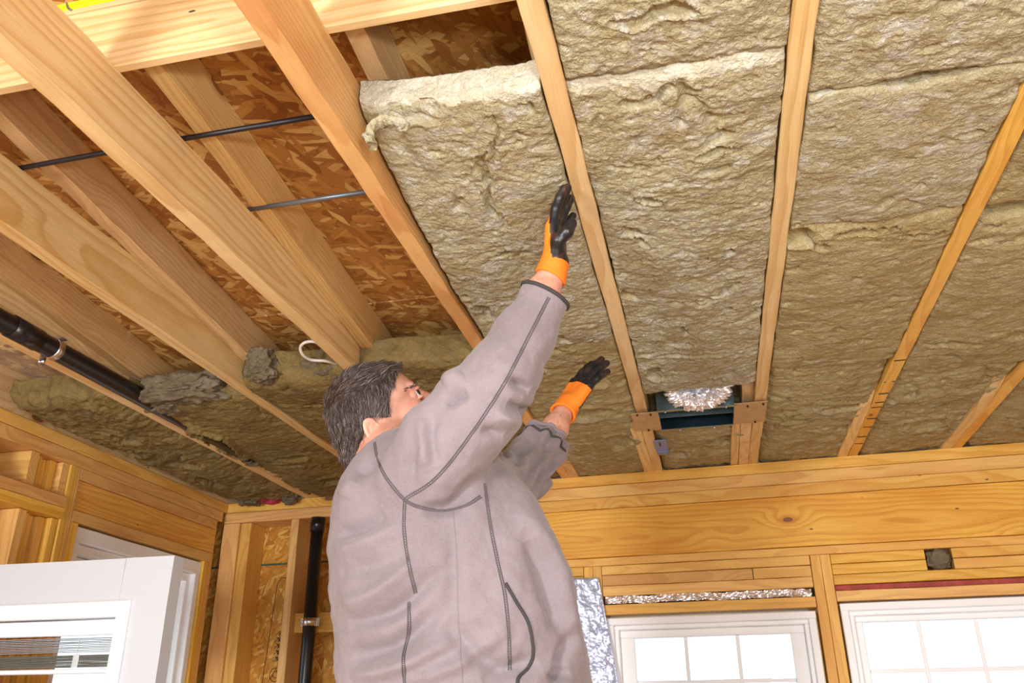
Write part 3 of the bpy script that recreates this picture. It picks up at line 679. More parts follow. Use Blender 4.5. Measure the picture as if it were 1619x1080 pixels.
for x, y in ((-.195, -.09), (-.15, -.085), (-.17, .085), (.17, -.09), (.22, -.1), (.2, .085)): bolt((x, y, -.0065), (0, 0, -1), .0035, M_DARK, mb, 'nail')
for x, y in ((-.10, -.108), (.0, -.108), (.10, -.108), (-.06, .104), (.06, .104)): bolt((x, y, -.008), (0, 0, -1), .0035, M_CHROME, mb, 'rivet')
# crumpled foil duct rising from the box
def fduct():
    bm = bmesh.new(); bmesh.ops.create_icosphere(bm, subdivisions=6, radius=1)
    P = np.array([v.co[:] for v in bm.verts])
    k = 1+.30*np.abs(fbm(P[:, 0]*3, P[:, 1]*3, P[:, 2]*3, 3, 4, .65))*2-.25*np.abs(fbm(P[:, 0]*7, P[:, 1]*7, P[:, 2]*5, 8, 2, .5))*2
    for v, p, q in zip(bm.verts, P, k): v.co = (p[0]*q*.095, p[1]*q*.085, p[2]*q*.05)
    me = bpy.data.meshes.new('foil'); bm.to_mesh(me); bm.free(); return me
o = link('foil_duct', fduct(), M_FOIL, mb, False); o.location = (.015, -.185, .025)
# small blue-grey plate by the joist
dv = empty('junction_plate', (-.135, 3.22, Z(.949))); tag(dv, 'small blue-grey metal plate beside the joist below the metal box', 'plate')
box('plate', (-.024, -.10, -.002), (.026, .0, .0), M_BLUE, dv, .0006); box('plate', (-.020, .005, -.002), (.026, .095, .0), M_BLUE, dv, .0006); box('slot', (-.004, -.075, -.0034), (.003, -.03, -.0021), M_ROD, dv, .0004); box('rib', (-.018, .04, -.005), (.024, .046, -.0021), M_BLUE, dv, .0006)
# bubble foil leaning by the left window
n1, n2 = 40, 90; v = []; f = []
W_ = lambda u, z, y: (Matrix.Rotation(WR, 3, 'Z') @ Vector((u, y, 0))) + Vector((0, 3.555, Z(z)))
for j in range(n2):
    for i in range(n1):
        a, b = i/(n1-1), j/(n2-1); u = -.592+.148*a+.11*b*a+.02*b; z = .517-.9*b
        v.append(W_(u, z, -.034-.01*math.sin(a*5+b*2)-.004*float(vnoise(a*9, b*40, 0, 4))))
for j in range(n2-1):
    for i in range(n1-1): k = j*n1+i; f.append((k, k+n1, k+n1+1, k+1))
o = link('bubble_foil', mesh('bubble_foil', v, f), M_BUBBLE, None, True); md = o.modifiers.new('s', 'SOLIDIFY'); md.thickness = .004
tag(o, 'silvery blue bubble foil sheet hanging between the man\'s back and the left window', 'foil')
# pencil strokes on the joist
pm = empty('pencil_marks', (JX['C'], 2.3, Z(.9497))); tag(pm, 'row of black strokes drawn across the underside of a joist by the window wall', 'markings')
for i, y in enumerate((2.50, 2.60, 2.635, 2.68, 2.79, 2.88, 2.93, 3.05, 3.15, 3.27, 3.36)):
    box('stroke', (.003+.002*(i % 3), y-2.3, -.0002), (.036, y-2.3+.0075, .0003), M_INK, pm, .0001)
# printed outline and stamp on the wall sheathing
ink = []
def wl_(pts, r=.0016):
    return tube_mesh([W_(u, z, .141) for u, z in pts], r, 4)
def inkobj(name, ptslist, label):
    bm = bmesh.new()
    for p in ptslist: bm.from_mesh(wl_(p, .0014))
    me = bpy.data.meshes.new(name); bm.to_mesh(me); bm.free(); return tag(link(name, me, M_INK), label, 'markings')
ring = lambda cx, cz, r: [(cx+r*math.cos(q*.524), cz+r*math.sin(q*.524)) for q in range(13)]
inkobj('grade_stamp', [[(-1.90, .62), (-1.985, .61), (-2.00, .58), (-2.03, .12), (-1.90, .13)], ring(-1.965, .185, .03), [(-1.99, .165), (-1.965, .21), (-1.945, .165)], ring(-1.965, .185, .014)]+[[(-1.985+.016*(k % 3), .24+.028*(k//3)), (-1.975+.014*((k+1) % 3), .262+.028*(k//3)), (-1.966+.016*(k % 3), .245+.028*(k//3))] for k in range(14)], 'black ink outline and round stamp printed on the sheathing in the corner bay')

# =============================================================== OPEN WHITE DOOR
dr = empty('door_1', (-1.36, 2.0, 0)); tag(dr, kind='structure')
def D(n, x0, x1, z0, z1, y0=0., y1=.045, m=M_DOOR, par=None): return box(n, (x0, y0, z0), (x1, y1, z1), m, par or dr, .0025)
T_ = Z(.395); fi = -.142; fo_ = -.102; zi = Z(.246); zo = Z(.287); LX = -.835
box('stile', (fi, 0, .01), (0, .045, T_), M_DOOR, dr, .0003); box('stile', (LX, 0, .01), (LX+.135, .045, T_), M_DOOR, dr, .0003); box('rail', (LX+.135, 0, zi), (fi, .045, T_), M_DOOR, dr, .0003); box('rail', (LX+.135, 0, .01), (fi, .045, .30), M_DOOR, dr, .0003)
for (x0, x1, z0, z1) in ((LX+.10, fo_, zi, zo), (fi, fo_, .262, zi), (LX+.10, LX+.14, .262, zi), (LX+.10, fo_, .26, .30)):
    pass
def mitre(n, A, B_, par):  # raised moulding running A->B seen from the front, stepped profile
    A, B_ = Vector(A), Vector(B_); d = (B_-A).normalized(); inn = Vector((0, 1, 0)).cross(d)
    prof = [(0, 0), (0, -.006), (.004, -.012), (.012, -.014), (.024, -.010), (.034, -.009), (.040, -.003), (.040, .01)]
    v = []
    for P, s_ in ((A, 1), (B_, -1)):
        for (w_, h_) in prof: v.append(P+inn*w_+Vector((0, h_, 0))+d*w_*s_)
    k = len(prof); f = [(i, i+1, i+1+k, i+k) for i in range(k-1)]+[(k-1, 0, k, 2*k-1)]+[tuple(reversed(range(k))), tuple(range(k, 2*k))]
    return link(n, mesh(n, v, f), M_WHITE, par)
xa, xb, za, zb_ = LX+.10, fo_, .262, zo
mitre('glass_moulding', (xa, 0, zb_), (xb, 0, zb_), dr); mitre('glass_moulding', (xb, 0, zb_), (xb, 0, za), dr)
mitre('glass_moulding', (xb, 0, za), (xa, 0, za), dr); mitre('glass_moulding', (xa, 0, za), (xa, 0, zb_), dr)
for y in (.008, .036):
    link('pane', mesh('pane', [(LX+.136, y, .301), (fi-.0, y, .301), (fi-.0, y, zi), (LX+.136, y, zi)], [(0, 1, 2, 3)]), M_GLASS, dr)
M_SLAT = plain('blind_slat', srgb(206, 212, 216), .5)
x0, x1 = LX+.14, fi-.004
D('blind_head_rail', x0, x1, Z(.205), Z(.243), .014, .030, M_WHITE)
for i in range(9): D('blind_slat', x0, x1, Z(.1975-.0042*i), Z(.1985-.0042*i), .012, .032, M_SLAT)
M_SLATD = plain('stacked_slat', srgb(132, 132, 122), .5)
for i in range(12): D('blind_slat', x0, x1, Z(.1555-.0026*i), Z(.1568-.0026*i), .012, .032, M_SLATD)
D('blind_bottom_rail', x0, x1, Z(.112), Z(.1235), .011, .033, M_WHITE)
tube('tilt_cord', [(-.246, .0105, Z(.20)), (-.248, .0105, Z(.13))], .0012, M_SLAT, dr, 6)
D('cord_tilter', -.256, -.238, Z(.126), Z(.158), .0095, .0115, plain('clear_plastic', (.6, .62, .62), .15))
# handle side faces away from the lens; latch edge plate
D('latch_plate', .0001, .0012, 1.0, 1.06, .010, .034, M_CHROME)
D('door_hinge', LX-.004, LX-.0005, 1.7, 1.8, .0, .045, M_CHROME); D('door_hinge', LX-.004, LX-.0005, .25, .35, .0, .045, M_CHROME)
# ground outside
gnd = bpy.data.meshes.new('g'); 
o = link('ground_outside', mesh('g', [(-9, -6, -.12), (9, -6, -.12), (9, 14, -.12), (-9, 14, -.12)], [(0, 1, 2, 3)]), plain('pale_ground', (.45, .46, .44), .9, nscale=2, namp=.2)); tag(o, kind='structure')
# =============================================================== THE MAN
# modelling frame: X right, Y up, D away along the view axis (metres), turned into the world by cw()
R3 = Matrix((RT, UP, FW)).transposed()
def cw(v): return CAM + R3 @ Vector(v)
def cp(px, py, d): return np.array([(px-809.5)/FPX*d, -(py-540)/FPX*d, d])

def surface_nets(f, lo, hi, h):
    lo = np.array(lo, float); hi = np.array(hi, float); n = np.ceil((hi-lo)/h).astype(int)+1
    g = [lo[i]+h*np.arange(n[i]) for i in range(3)]
    G = np.stack(np.meshgrid(*g, indexing='ij'), -1); D = f(G.reshape(-1, 3)).reshape(n).astype(np.float32)
    s = D < 0
    c = np.zeros(tuple(n-1), np.int8); acc = np.zeros(tuple(n-1)+(3,)); cnt = np.zeros(tuple(n-1))
    sl = lambda o: tuple(slice(o[i], n[i]-1+o[i]) for i in range(3))
    corners = [(a, b, d) for a in (0, 1) for b in (0, 1) for d in (0, 1)]
    for o in corners: c = c + s[sl(o)]
    for ax in range(3):
        for o in corners:
            if o[ax]: continue
            q = list(o); q[ax] = 1; a = D[sl(o)]; b = D[sl(q)]; m = (a < 0) != (b < 0)
            t = np.where(m, a/np.where(m, a-b, 1), 0)
            p = np.zeros(tuple(n-1)+(3,)); p[...] = o; p[..., ax] += t
            acc += p*m[..., None]; cnt += m
    act = cnt > 0; idx = -np.ones(tuple(n-1), np.int64); idx[act] = np.arange(act.sum())
    ijk = np.argwhere(act); V = lo + h*(ijk + acc[act]/cnt[act][:, None]); F = []
    for ax in range(3):
        u, w_ = [(1, 2), (2, 0), (0, 1)][ax]
        a = np.take(s, range(n[ax]-1), ax); b = np.take(s, range(1, n[ax]), ax); m = a != b
        pos = np.argwhere(m); pos = pos[(pos[:, u] > 0) & (pos[:, w_] > 0) & (pos[:, u] < n[u]-1) & (pos[:, w_] < n[w_]-1)]
        fl = a[tuple(pos.T)]
        def I(du, dw): q = pos.copy(); q[:, u] -= du; q[:, w_] -= dw; return idx[tuple(q.T)]
        q = np.stack([I(0, 0), I(1, 0), I(1, 1), I(0, 1)], -1); q[~fl] = q[~fl][:, ::-1]
        F.append(q)
    F = np.concatenate(F); F = F[(F >= 0).all(1)]
    return V, F
def smin(a, b, k):
    h = np.clip(.5+.5*(b-a)/k, 0, 1); return b*(1-h)+a*h-k*h*(1-h)
def smax(a, b, k): return -smin(-a, -b, k)
def ell(P, c, r, R=None):
    q = P-np.array(c);  q = q if R is None else q @ np.array(R)
    r = np.array(r); k0 = np.linalg.norm(q/r, axis=1); k1 = np.linalg.norm(q/(r*r), axis=1)+1e-9; return k0*(k0-1)/k1
def cone(P, a, b, ra, rb, sq=None):
    """round cone; sq=(axis, factor) squashes the section along an axis"""
    a = np.array(a, float); b = np.array(b, float); P = P
    if sq is not None:
        ax, fct = sq; ax = np.array(ax)/np.linalg.norm(ax); S3 = np.eye(3)+(1/fct-1)*np.outer(ax, ax); P = P @ S3.T; a = S3 @ a; b = S3 @ b
    ab = b-a; t = np.clip(((P-a) @ ab)/(ab @ ab), 0, 1); return np.linalg.norm(P-a-t[:, None]*ab, axis=1)-(ra+(rb-ra)*t)
def chain(P, pts, k, sq=None):
    d = None
    for (a, ra), (b, rb) in zip(pts, pts[1:]):
        e = cone(P, a, b, ra, rb, sq); d = e if d is None else smin(d, e, k)
    return d
def to_mesh(name, V, F, mat, parent, frame=None, smooth=True, displace=None):
    me = bpy.data.meshes.new(name)
    if frame is None: Wv = V @ np.array(R3).T + np.array(CAM)
    else: Wv = V @ frame[0].T + frame[1]
    me.vertices.add(len(Wv)); me.vertices.foreach_set('co', Wv.ravel()); me.loops.add(F.size); me.loops.foreach_set('vertex_index', F[:, ::-1].ravel().astype(np.int32))
    me.polygons.add(len(F)); me.polygons.foreach_set('loop_start', np.arange(0, F.size, 4, dtype=np.int32)); me.update(calc_edges=True); me.validate()
    return me
def relax(me, it=2, fac=.5):
    bm = bmesh.new(); bm.from_mesh(me)
    for _ in range(it): bmesh.ops.smooth_vert(bm, verts=bm.verts, factor=fac, use_axis_x=True, use_axis_y=True, use_axis_z=True)
    bmesh.ops.recalc_face_normals(bm, faces=bm.faces); bm.to_mesh(me); bm.free()
def vdata(me):
    n = len(me.vertices); co = np.empty(n*3); me.vertices.foreach_get('co', co); no = np.empty(n*3); me.vertices.foreach_get('normal', no)
    return co.reshape(-1, 3), no.reshape(-1, 3)
def setco(me, co): me.vertices.foreach_set('co', co.ravel()); me.update()

# materials
def fleece():
    t = NT('grey_fleece'); c = t.coords()
    n1 = t.noise(c, 5, 4, .6); n2 = t.noise(c, 420, 3, .7); n3 = t.noise(c, 60, 4, .65); n4 = t.noise(c, 14, 3, .6, 1.0)
    col = t.mix(t.mapr(n1, .35, .65), srgb(126, 114, 118), srgb(144, 132, 137))
    col = t.mix(t.mapr(n4, .55, .75, 0, .35), col, srgb(112, 100, 94))
    col = t.mix(t.mapr(n2, .35, .7, .0, .34), col, srgb(164, 153, 156))
    h = t.math('ADD', n2, t.math('MULTIPLY', n3, 1.2))
    return t.fin(col, .95, t.bump(h, .45, .0022), Specular_IOR_Level=.1, Sheen_Weight=.25, Sheen_Roughness=.5)
M_FLEECE = fleece()
M_SEAM = plain('seam_thread', srgb(92, 84, 88), .9)
M_BIND = plain('dark_binding', srgb(62, 58, 60), .85)
def skin(name='skin', stub=True):
    t = NT(name); c = t.coords(); n1 = t.noise(c, 26, 4, .6); n2 = t.noise(c, 300, 3, .6)
    col = t.mix(t.mapr(n1, .35, .68), srgb(226, 172, 150), srgb(208, 144, 122))
    col = t.mix(t.mapr(n2, .5, .75, 0, .3), col, srgb(190, 122, 100))
    return t.fin(col, .5, t.bump(n2, .25, .0008), Subsurface_Weight=.12, Subsurface_Radius=(.012, .005, .003), Subsurface_Scale=1.0)
M_SKIN = skin()
def hairm(name, a, b, gfac):
    t = NT(name); g = t.new('ShaderNodeNewGeometry'); r = g.outputs['Random Per Island']
    col = t.mix(t.mapr(r, 0, 1), a, b); col = t.mix(t.math('LESS_THAN', t.math('FRACT', t.math('MULTIPLY', r, 17.3)), gfac), col, srgb(140, 124, 118))
    return t.fin(col, .42, None, Specular_IOR_Level=.5)
M_HAIR = hairm('dark_hair', srgb(48, 36, 32), srgb(86, 68, 60), .14)
M_HAIRG = hairm('greying_hair', srgb(70, 56, 50), srgb(100, 84, 78), .4)
M_STUB = hairm('stubble', srgb(110, 70, 56), srgb(150, 100, 84), .2)
M_ORANGE = plain('orange_knit', srgb(248, 132, 30), .8, nscale=420, namp=.16)
def coat():
    t = NT('black_rubber'); c = t.coords(); n = t.noise(c, 90, 4, .65); n0 = t.noise(c, 34, 3, .6)
    col = t.mix(t.mapr(n0, .5, .72, 0, .7), (.012, .012, .015), srgb(96, 62, 46))
    return t.fin(col, .34, t.bump(n, .5, .0015))
M_COAT = coat()
M_TROUS = plain('dark_trousers', srgb(52, 56, 70), .85, nscale=200, namp=.2)
M_BOOT = plain('brown_boot', srgb(86, 58, 38), .6, nscale=60, namp=.2)

# anchor points (X, Y, D)
sh_R = cp(652, 742, 1.52); el_R = cp(783, 602, 1.535); wr_R = cp(876, 428, 1.60)
sh_L = cp(762, 762, 1.80); el_L = cp(838, 752, 2.06); wr_L = cp(893, 648, 2.26)
hd = cp(596, 676, 1.755)
up_w = R3.inverted() @ Vector((0, 0, 1)); up_w = np.array(up_w)      # world up in the modelling frame
wst = cp(742, 1080, 1.56); hip = wst - up_w*.20
# --- head frame
tl, yw = math.radians(28), math.radians(19)
hf = np.array([math.cos(tl)*math.cos(yw), math.sin(tl)*math.cos(yw), math.sin(yw)])
hu = np.array([-math.sin(tl), math.cos(tl), 0.]); hu /= np.linalg.norm(hu)
hs = np.cross(hu, hf); hs /= np.linalg.norm(hs)
if hs[2] > 0: hs = -hs                       # +Y of the head = the side towards the lens (his right)
HR = np.stack([hf, hs, hu], 1)               # local -> modelling frame
def headsdf(Q):
    """Q local head coords: x forward, y towards lens side, z up; symmetric"""
    A = Q.copy(); A[:, 1] = np.abs(A[:, 1])
    d = ell(A, (.008, 0, .044), (.085, .074, .079))
    d = smin(d, ell(A, (.052, 0, .048), (.053, .060, .048)), .02)
    d = smin(d, ell(A, (.050, 0, -.018), (.056, .057, .066)), .02)
    d = smin(d, ell(A, (.074, .036, -.006), (.028, .026, .026)), .018)
    d = smin(d, cone(A, (.000, .056, -.040), (.082, .018, -.083), .020, .022), .028)
    d = smin(d, ell(A, (.088, 0, -.078), (.022, .024, .020)), .014)
    d = smin(d, ell(A, (.099, .028, .041), (.011, .026, .008)), .014)
    d = smax(d, -ell(A, (.117, .033, .022), (.020, .020, .013)), .010)
    d = smin(d, ell(A, (.0900, .033, .0235), (.0125, .0165, .0125)), .004)
    d = smin(d, ell(A, (.1035, .0335, .0330), (.009, .015, .0046)), .003)
    d = smin(d, ell(A, (.1025, .0335, .0135), (.009, .014, .0040)), .003)
    d = smin(d, cone(A, (.104, 0, .034), (.128, 0, -.001), .0075, .0115), .010)
    d = smin(d, ell(A, (.119, .0125, -.005), (.011, .0075, .008)), .006)
    d = smin(d, ell(A, (.100, 0, -.034), (.013, .026, .010)), .010)
    d = smin(d, ell(A, (.1055, 0, -.0325), (.008, .022, .0045)), .003)
    d = smin(d, ell(A, (.1035, 0, -.0425), (.008, .019, .0050)), .003)
    return d
def earsdf(Q):
    A = Q.copy(); A[:, 1] = np.abs(A[:, 1])
    c = np.array([-.016, .073, -.012]); q = A-c
    # ear plane: leans back and stands off the skull
    an = math.radians(-14); u = q[:, 0]*math.cos(an)-q[:, 2]*math.sin(an); v = q[:, 0]*math.sin(an)+q[:, 2]*math.cos(an)
    flare = .35*(-(u-.016))                    # back edge stands out
    w_ = q[:, 1]-.004-np.clip(flare, 0, .014)
    tt = v/.033
    rad = np.sqrt((u/.0175)**2+tt**2)
    k = np.where(v < 0, 1+.18*np.clip(-tt, 0, 1), 1)
    helix = np.sqrt(((rad*k-1)*.0185)**2+w_**2)-.0034*(1+.25*(v > 0))
    helix = np.maximum(helix, u-.0135+.0*v)
    plate = np.maximum(np.abs(w_+.004)-.0022, (rad*k-1)*.0175)
    anti = np.sqrt(((np.sqrt(((u-.002)/.0105)**2+((v-.001)/.021)**2)-1)*.012)**2+(w_+.0005)**2)-.0024; anti = np.maximum(anti, u-.006)
    lobe = ell(np.stack([u, w_, v], 1), (.002, 0, -.027), (.009, .0042, .0085))
    trag = ell(np.stack([u, w_, v], 1), (.0125, -.001, -.004), (.0035, .004, .007))
    d = smin(helix, plate, .003); d = smin(d, anti, .002); d = smin(d, lobe, .004); d = smin(d, trag, .002)
    d = smax(d, -ell(np.stack([u, w_, v], 1), (.006, .002, -.003), (.0065, .007, .009)), .003)
    return d
def loc(P): return (P-hd) @ HR
neck_b = cp(640, 742, 1.66)
def bodysdf(P):
    Q = loc(P)
    d = smin(headsdf(Q), cone(P, hd+HR @ np.array([-.028, 0, -.02]), neck_b, .057, .066), .03)
    chest = cp(690, 800, 1.655)
    d = smin(d, chain(P, [(neck_b, .07), (chest, .135), (wst, .115), (hip, .13)], .08, ((0, 0, 1), 1.0)), .05)
    d = smin(d, chain(P, [(sh_R+np.array([.01, -.01, .04]), .055), (el_R, .042), (wr_R+(el_R-wr_R)*.25, .033), (wr_R, .0245)], .02), .04)
    d = smin(d, chain(P, [(sh_L, .040), (el_L, .028), (wr_L+(el_L-wr_L)*.3, .033), (wr_L, .0255)], .02), .04)
    hp = np.array([.12, 0, .02]); k1 = -up_w*.42
    for s_ in (-1, 1): d = smin(d, chain(P, [(hip+hp*s_*.8, .09), (hip+hp*s_+k1, .055), (hip+hp*s_+k1*1.9, .04)], .03), .04)
    return d
man = empty('person', tuple(cw(hip-up_w*.88))); 
tag(man, 'man in a grey fleece and orange-black gloves reaching up to press wool between joists', 'person')
inv = man.location.copy()
def adopt(o): o.parent = man; o.matrix_parent_inverse = Matrix.Translation(-inv); return o
# body: coarse trunk + fine head in one mesh
lo = np.array([-.62, -1.35, 1.28]); hi = np.array([.24, .20, 2.36])
V1, F1 = surface_nets(bodysdf, lo, hi, .0088)
# swap in a finer head: cut the coarse cells inside the head box and add the fine grid there
def boxcut(P, c, r): return np.max(np.abs(P-np.array(c))-np.array(r), axis=1)
hc = hd+np.array([.01, .02, 0]); hr_ = (.165, .165, .125)
V2, F2 = surface_nets(lambda P: smin(bodysdf(P), earsdf(loc(P)), .0035), hc-hr_, hc+hr_, .0019)
inside = boxcut(V1, hc, np.array(hr_)-.004) < 0; keep = ~inside[F1].all(1); F1 = F1[keep]
used = np.unique(F1); mp = -np.ones(len(V1), int); mp[used] = np.arange(len(used)); V1 = V1[used]; F1 = mp[F1]
V = np.concatenate([V1, V2]); F = np.concatenate([F1, F2+len(V1)])
me = to_mesh('body', V, F, None, None); relax(me, 1, .4)
body = adopt(link('body', me, M_SKIN, None, True))
# --- eyes, brows
def sphere_obj(name, c, r, mat, n=24):
    bm = bmesh.new(); bmesh.ops.create_uvsphere(bm, u_segments=n, v_segments=n, radius=1); me = bpy.data.meshes.new(name)
    for v in bm.verts: v.co = (v.co.x*r[0], v.co.y*r[1], v.co.z*r[2])
    bm.to_mesh(me); bm.free(); o = link(name, me, mat, None, True); o.location = c; return o
def hw(p): return cw(hd+HR @ np.array(p))
def eyem():
    t = NT('eye'); c = t.coords(); ln = t.vmath('LENGTH', t.vmath('MULTIPLY', c, (1, 1, 1))); s = t.new('ShaderNodeSeparateXYZ'); t.link(c, s.inputs[0])
    col = t.mix(t.math('GREATER_THAN', s.outputs[2], .0106), (.75, .72, .68), (.10, .06, .03)); col = t.mix(t.math('GREATER_THAN', s.outputs[2], .01225), col, (.004, .004, .004))
    return t.fin(col, .12)
M_EYE = eyem(); gaze = (R3 @ Vector(hf*.95+hu*.20+hs*.65)).normalized()
for s_ in (1, -1):
    e = adopt(sphere_obj('eye', hw((.0950, .033*s_, .0235)), (.0131, .0131, .0131), M_EYE)); e.rotation_euler = gaze.to_track_quat('Z', 'Y').to_euler()
bt = BVHTree.FromPolygons([tuple(v.co) for v in me.vertices], [tuple(p.vertices) for p in me.polygons])
def strands(name, roots, length, rad, flow, mat, seed, lift=.25, seg=4, curl=.2, clump=.0):
    rr = np.random.default_rng(seed); v = []; f = []
    for (p, nrm) in roots:
        d = flow(p, nrm); L = length*(.6+.6*rr.random()); q = Vector(p); dirv = (Vector(d)+Vector(nrm)*lift+Vector(rr.normal(size=3))*.16).normalized()
        ax = Vector(rr.normal(size=3)).normalized(); b0 = len(v); cur = curl*rr.normal()
        for i in range(seg+1):
            t = i/seg; r = rad*(1-.8*t); a = dirv.cross(ax).normalized(); b = dirv.cross(a)
            for k in range(3): g = 2.094*k; v.append(q+a*(math.cos(g)*r)+b*(math.sin(g)*r))
            q = q+dirv*(L/seg); dirv = (dirv+(Vector(d)-Vector(nrm)*.25)*(.35)+a*cur).normalized()
        for i in range(seg):
            for k in range(3): x = b0+i*3+k; y = b0+i*3+(k+1) % 3; f.append((x, y, y+3, x+3))
    o = adopt(link(name, mesh(name, v, f), mat, None, False)); o['kind'] = 'stuff'; return o
# --- hair shell + locks
XH_z = [-.12, -.055, -.03, -.012, .004, .03, .052, .075, .092, .12]; XH_x = [.040, .030, .012, .010, .026, .034, .048, .074, .100, .13]
def hairsdf(P):
    Q = loc(P); A = Q.copy(); A[:, 1] = np.abs(A[:, 1]); x, y, z = A.T
    nz = fbm(Q[:, 0]*42, Q[:, 1]*42, Q[:, 2]*60, 5, 3, .55)*.0035+.0025*fbm(Q[:, 0]*110, Q[:, 1]*110, Q[:, 2]*150, 8, 2)
    th = np.interp(z, [-.08, 0, .05, .10], [.001, .003, .006, .009])
    d = smin(ell(A, (.008, 0, .044), (.085, .074, .079)), ell(A, (.056, 0, .052), (.052, .060, .050)), .02)
    d = smin(d, cone(A, (-.024, 0, .0), (-.034, 0, -.095), .062, .060), .02) - th - nz
    d = smin(d, cone(P, hd+HR @ np.array([-.028, 0, -.02]), neck_b, .0625, .070)-nz*.5, .01)
    hl = (x-np.interp(z, XH_z, XH_x)-.3*np.clip(.045-y, 0, 1)*(z > .05)*.0)*.75+nz*.8
    d = smax(d, hl, .006)
    ear = np.sqrt(((x+.010)/.023)**2+((z+.008)/.031)**2)-1; d = np.maximum(d, -np.where(y > .055, ear*.024, 1))
    return d
V, F = surface_nets(hairsdf, hd-.17, hd+.17, .0028)
hm = to_mesh('hair', V, F, None, None); relax(hm, 1, .3); hair = adopt(link('hair', hm, plain('hair_root', srgb(44, 34, 31), .6), None, True))
co, no = vdata(hm); rg = np.random.default_rng(4); areaidx = rg.integers(0, len(co), 40000)
HRi = HR.T; R3n = np.array(R3)
def tolocal(p): return HRi @ ((R3n.T @ (np.array(p)-np.array(CAM)))-hd)
def flow(p, n):
    q = tolocal(p); x, y, z = q; s_ = 1 if y > 0 else -1
    if z > .085: dl = np.array([.7, .15*s_, .05])+np.array([0, math.sin(x*60), math.sin(x*50)])*.35
    elif x > .0 and z > -.02: dl = np.array([-.55+.25*math.sin(z*110), .0, -.75])
    else: dl = np.array([-.25, .0, -1.0])
    w_ = R3n @ (HR @ dl); w_ = Vector(w_); w_ = w_-Vector(n)*w_.dot(Vector(n)); return w_.normalized()
rd, rg_ = [], []
for i in areaidx:
    q = tolocal(co[i])
    if abs(q[1]) < .052 and q[0] > .05 and q[2] < .06: continue
    (rg_ if (q[0] > -.02+rg.normal()*.02 and q[2] < .062+rg.normal()*.012) else rd).append((Vector(co[i])-Vector(no[i])*.0005, Vector(no[i])))
strands('hair_lock', rd, .018, .00048, flow, M_HAIR, 1, .20, 4, .10)
strands('temple_hair', rg_, .015, .00045, flow, M_HAIRG, 2, .16, 4, .10)
# brows, stubble on cheek and jaw (side towards the lens and the other)
def skinroots(n, test, seed):
    r_ = np.random.default_rng(seed); c0, n0 = vdata(me); Q = (np.array(c0)-np.array(CAM)) @ R3n; Q = (Q-hd) @ HR
    ok = np.argwhere(test(Q)).ravel(); pick = r_.choice(ok, n) if len(ok) else []; return [(Vector(c0[i]), Vector(n0[i])) for i in pick]
def down(p, n): w_ = Vector(R3n @ (HR @ np.array([.2, 0, -1.]))); w_ -= Vector(n)*w_.dot(Vector(n)); return w_.normalized()
def browf(p, n):
    q = tolocal(p); w_ = Vector(R3n @ (HR @ np.array([-.6, .8*(1 if q[1] > 0 else -1), .1]))); w_ -= Vector(n)*w_.dot(Vector(n)); return w_.normalized()
br = skinroots(420, lambda Q: (np.abs(np.abs(Q[:, 1])-.034) < .020) & (np.abs(Q[:, 2]-.0445+.25*np.clip(np.abs(Q[:, 1])-.036, 0, 1)) < .0036) & (Q[:, 0] > .06), 3)
for s__ in (1, -1): strands('eyebrow', [q for q in br if tolocal(q[0])[1]*s__ > 0], .008, .00035, browf, M_HAIR, 5, .15, 2)
st_ = skinroots(3800, lambda Q: (Q[:, 0] > .0) & (Q[:, 2] < -.012+.25*(Q[:, 0]-.05)*0) & (Q[:, 2] > -.12) & (Q[:, 2] < -.0-.55*(Q[:, 0]-.02)+.012) & (np.abs(Q[:, 1]) > .004), 6)
strands('stubble', st_, .0038, .00020, down, M_STUB, 7, .5, 1)

# --- fleece jacket
ax_f = (0, 0, 1)
def stn(px, py, d, hwpx): return (cp(px, py, d), hwpx*d/FPX)
torso = [stn(655, 752, 1.64, 72), stn(670, 808, 1.64, 134), stn(688, 860, 1.62, 158), stn(708, 920, 1.60, 170), stn(723, 985, 1.58, 172), stn(733, 1045, 1.57, 172), stn(738, 1110, 1.56, 184), stn(742, 1200, 1.53, 190)]
armR = [stn(664, 760, 1.545, 72), stn(702, 706, 1.53, 74), stn(748, 655, 1.53, 68), stn(790, 596, 1.54, 58), stn(828, 530, 1.565, 47), stn(861, 468, 1.59, 36), stn(868, 450, 1.60, 37)]
armL = [stn(752, 778, 1.80, 62), stn(800, 768, 1.94, 46), stn(829, 745, 2.05, 40), stn(852, 712, 2.12, 35), stn(865, 695, 2.15, 31)]
cuffR = cp(861, 466, 1.59); cuffRd = (wr_R-el_R)/np.linalg.norm(wr_R-el_R)
cuffL = cp(862, 693, 2.15); cuffLd = (wr_L-el_L)/np.linalg.norm(wr_L-el_L)
def seg_d(P, a, b):
    a, b = np.array(a), np.array(b); ab = b-a; t = np.clip(((P-a) @ ab)/(ab @ ab), 0, 1); return np.linalg.norm(P-a-t[:, None]*ab, axis=1)
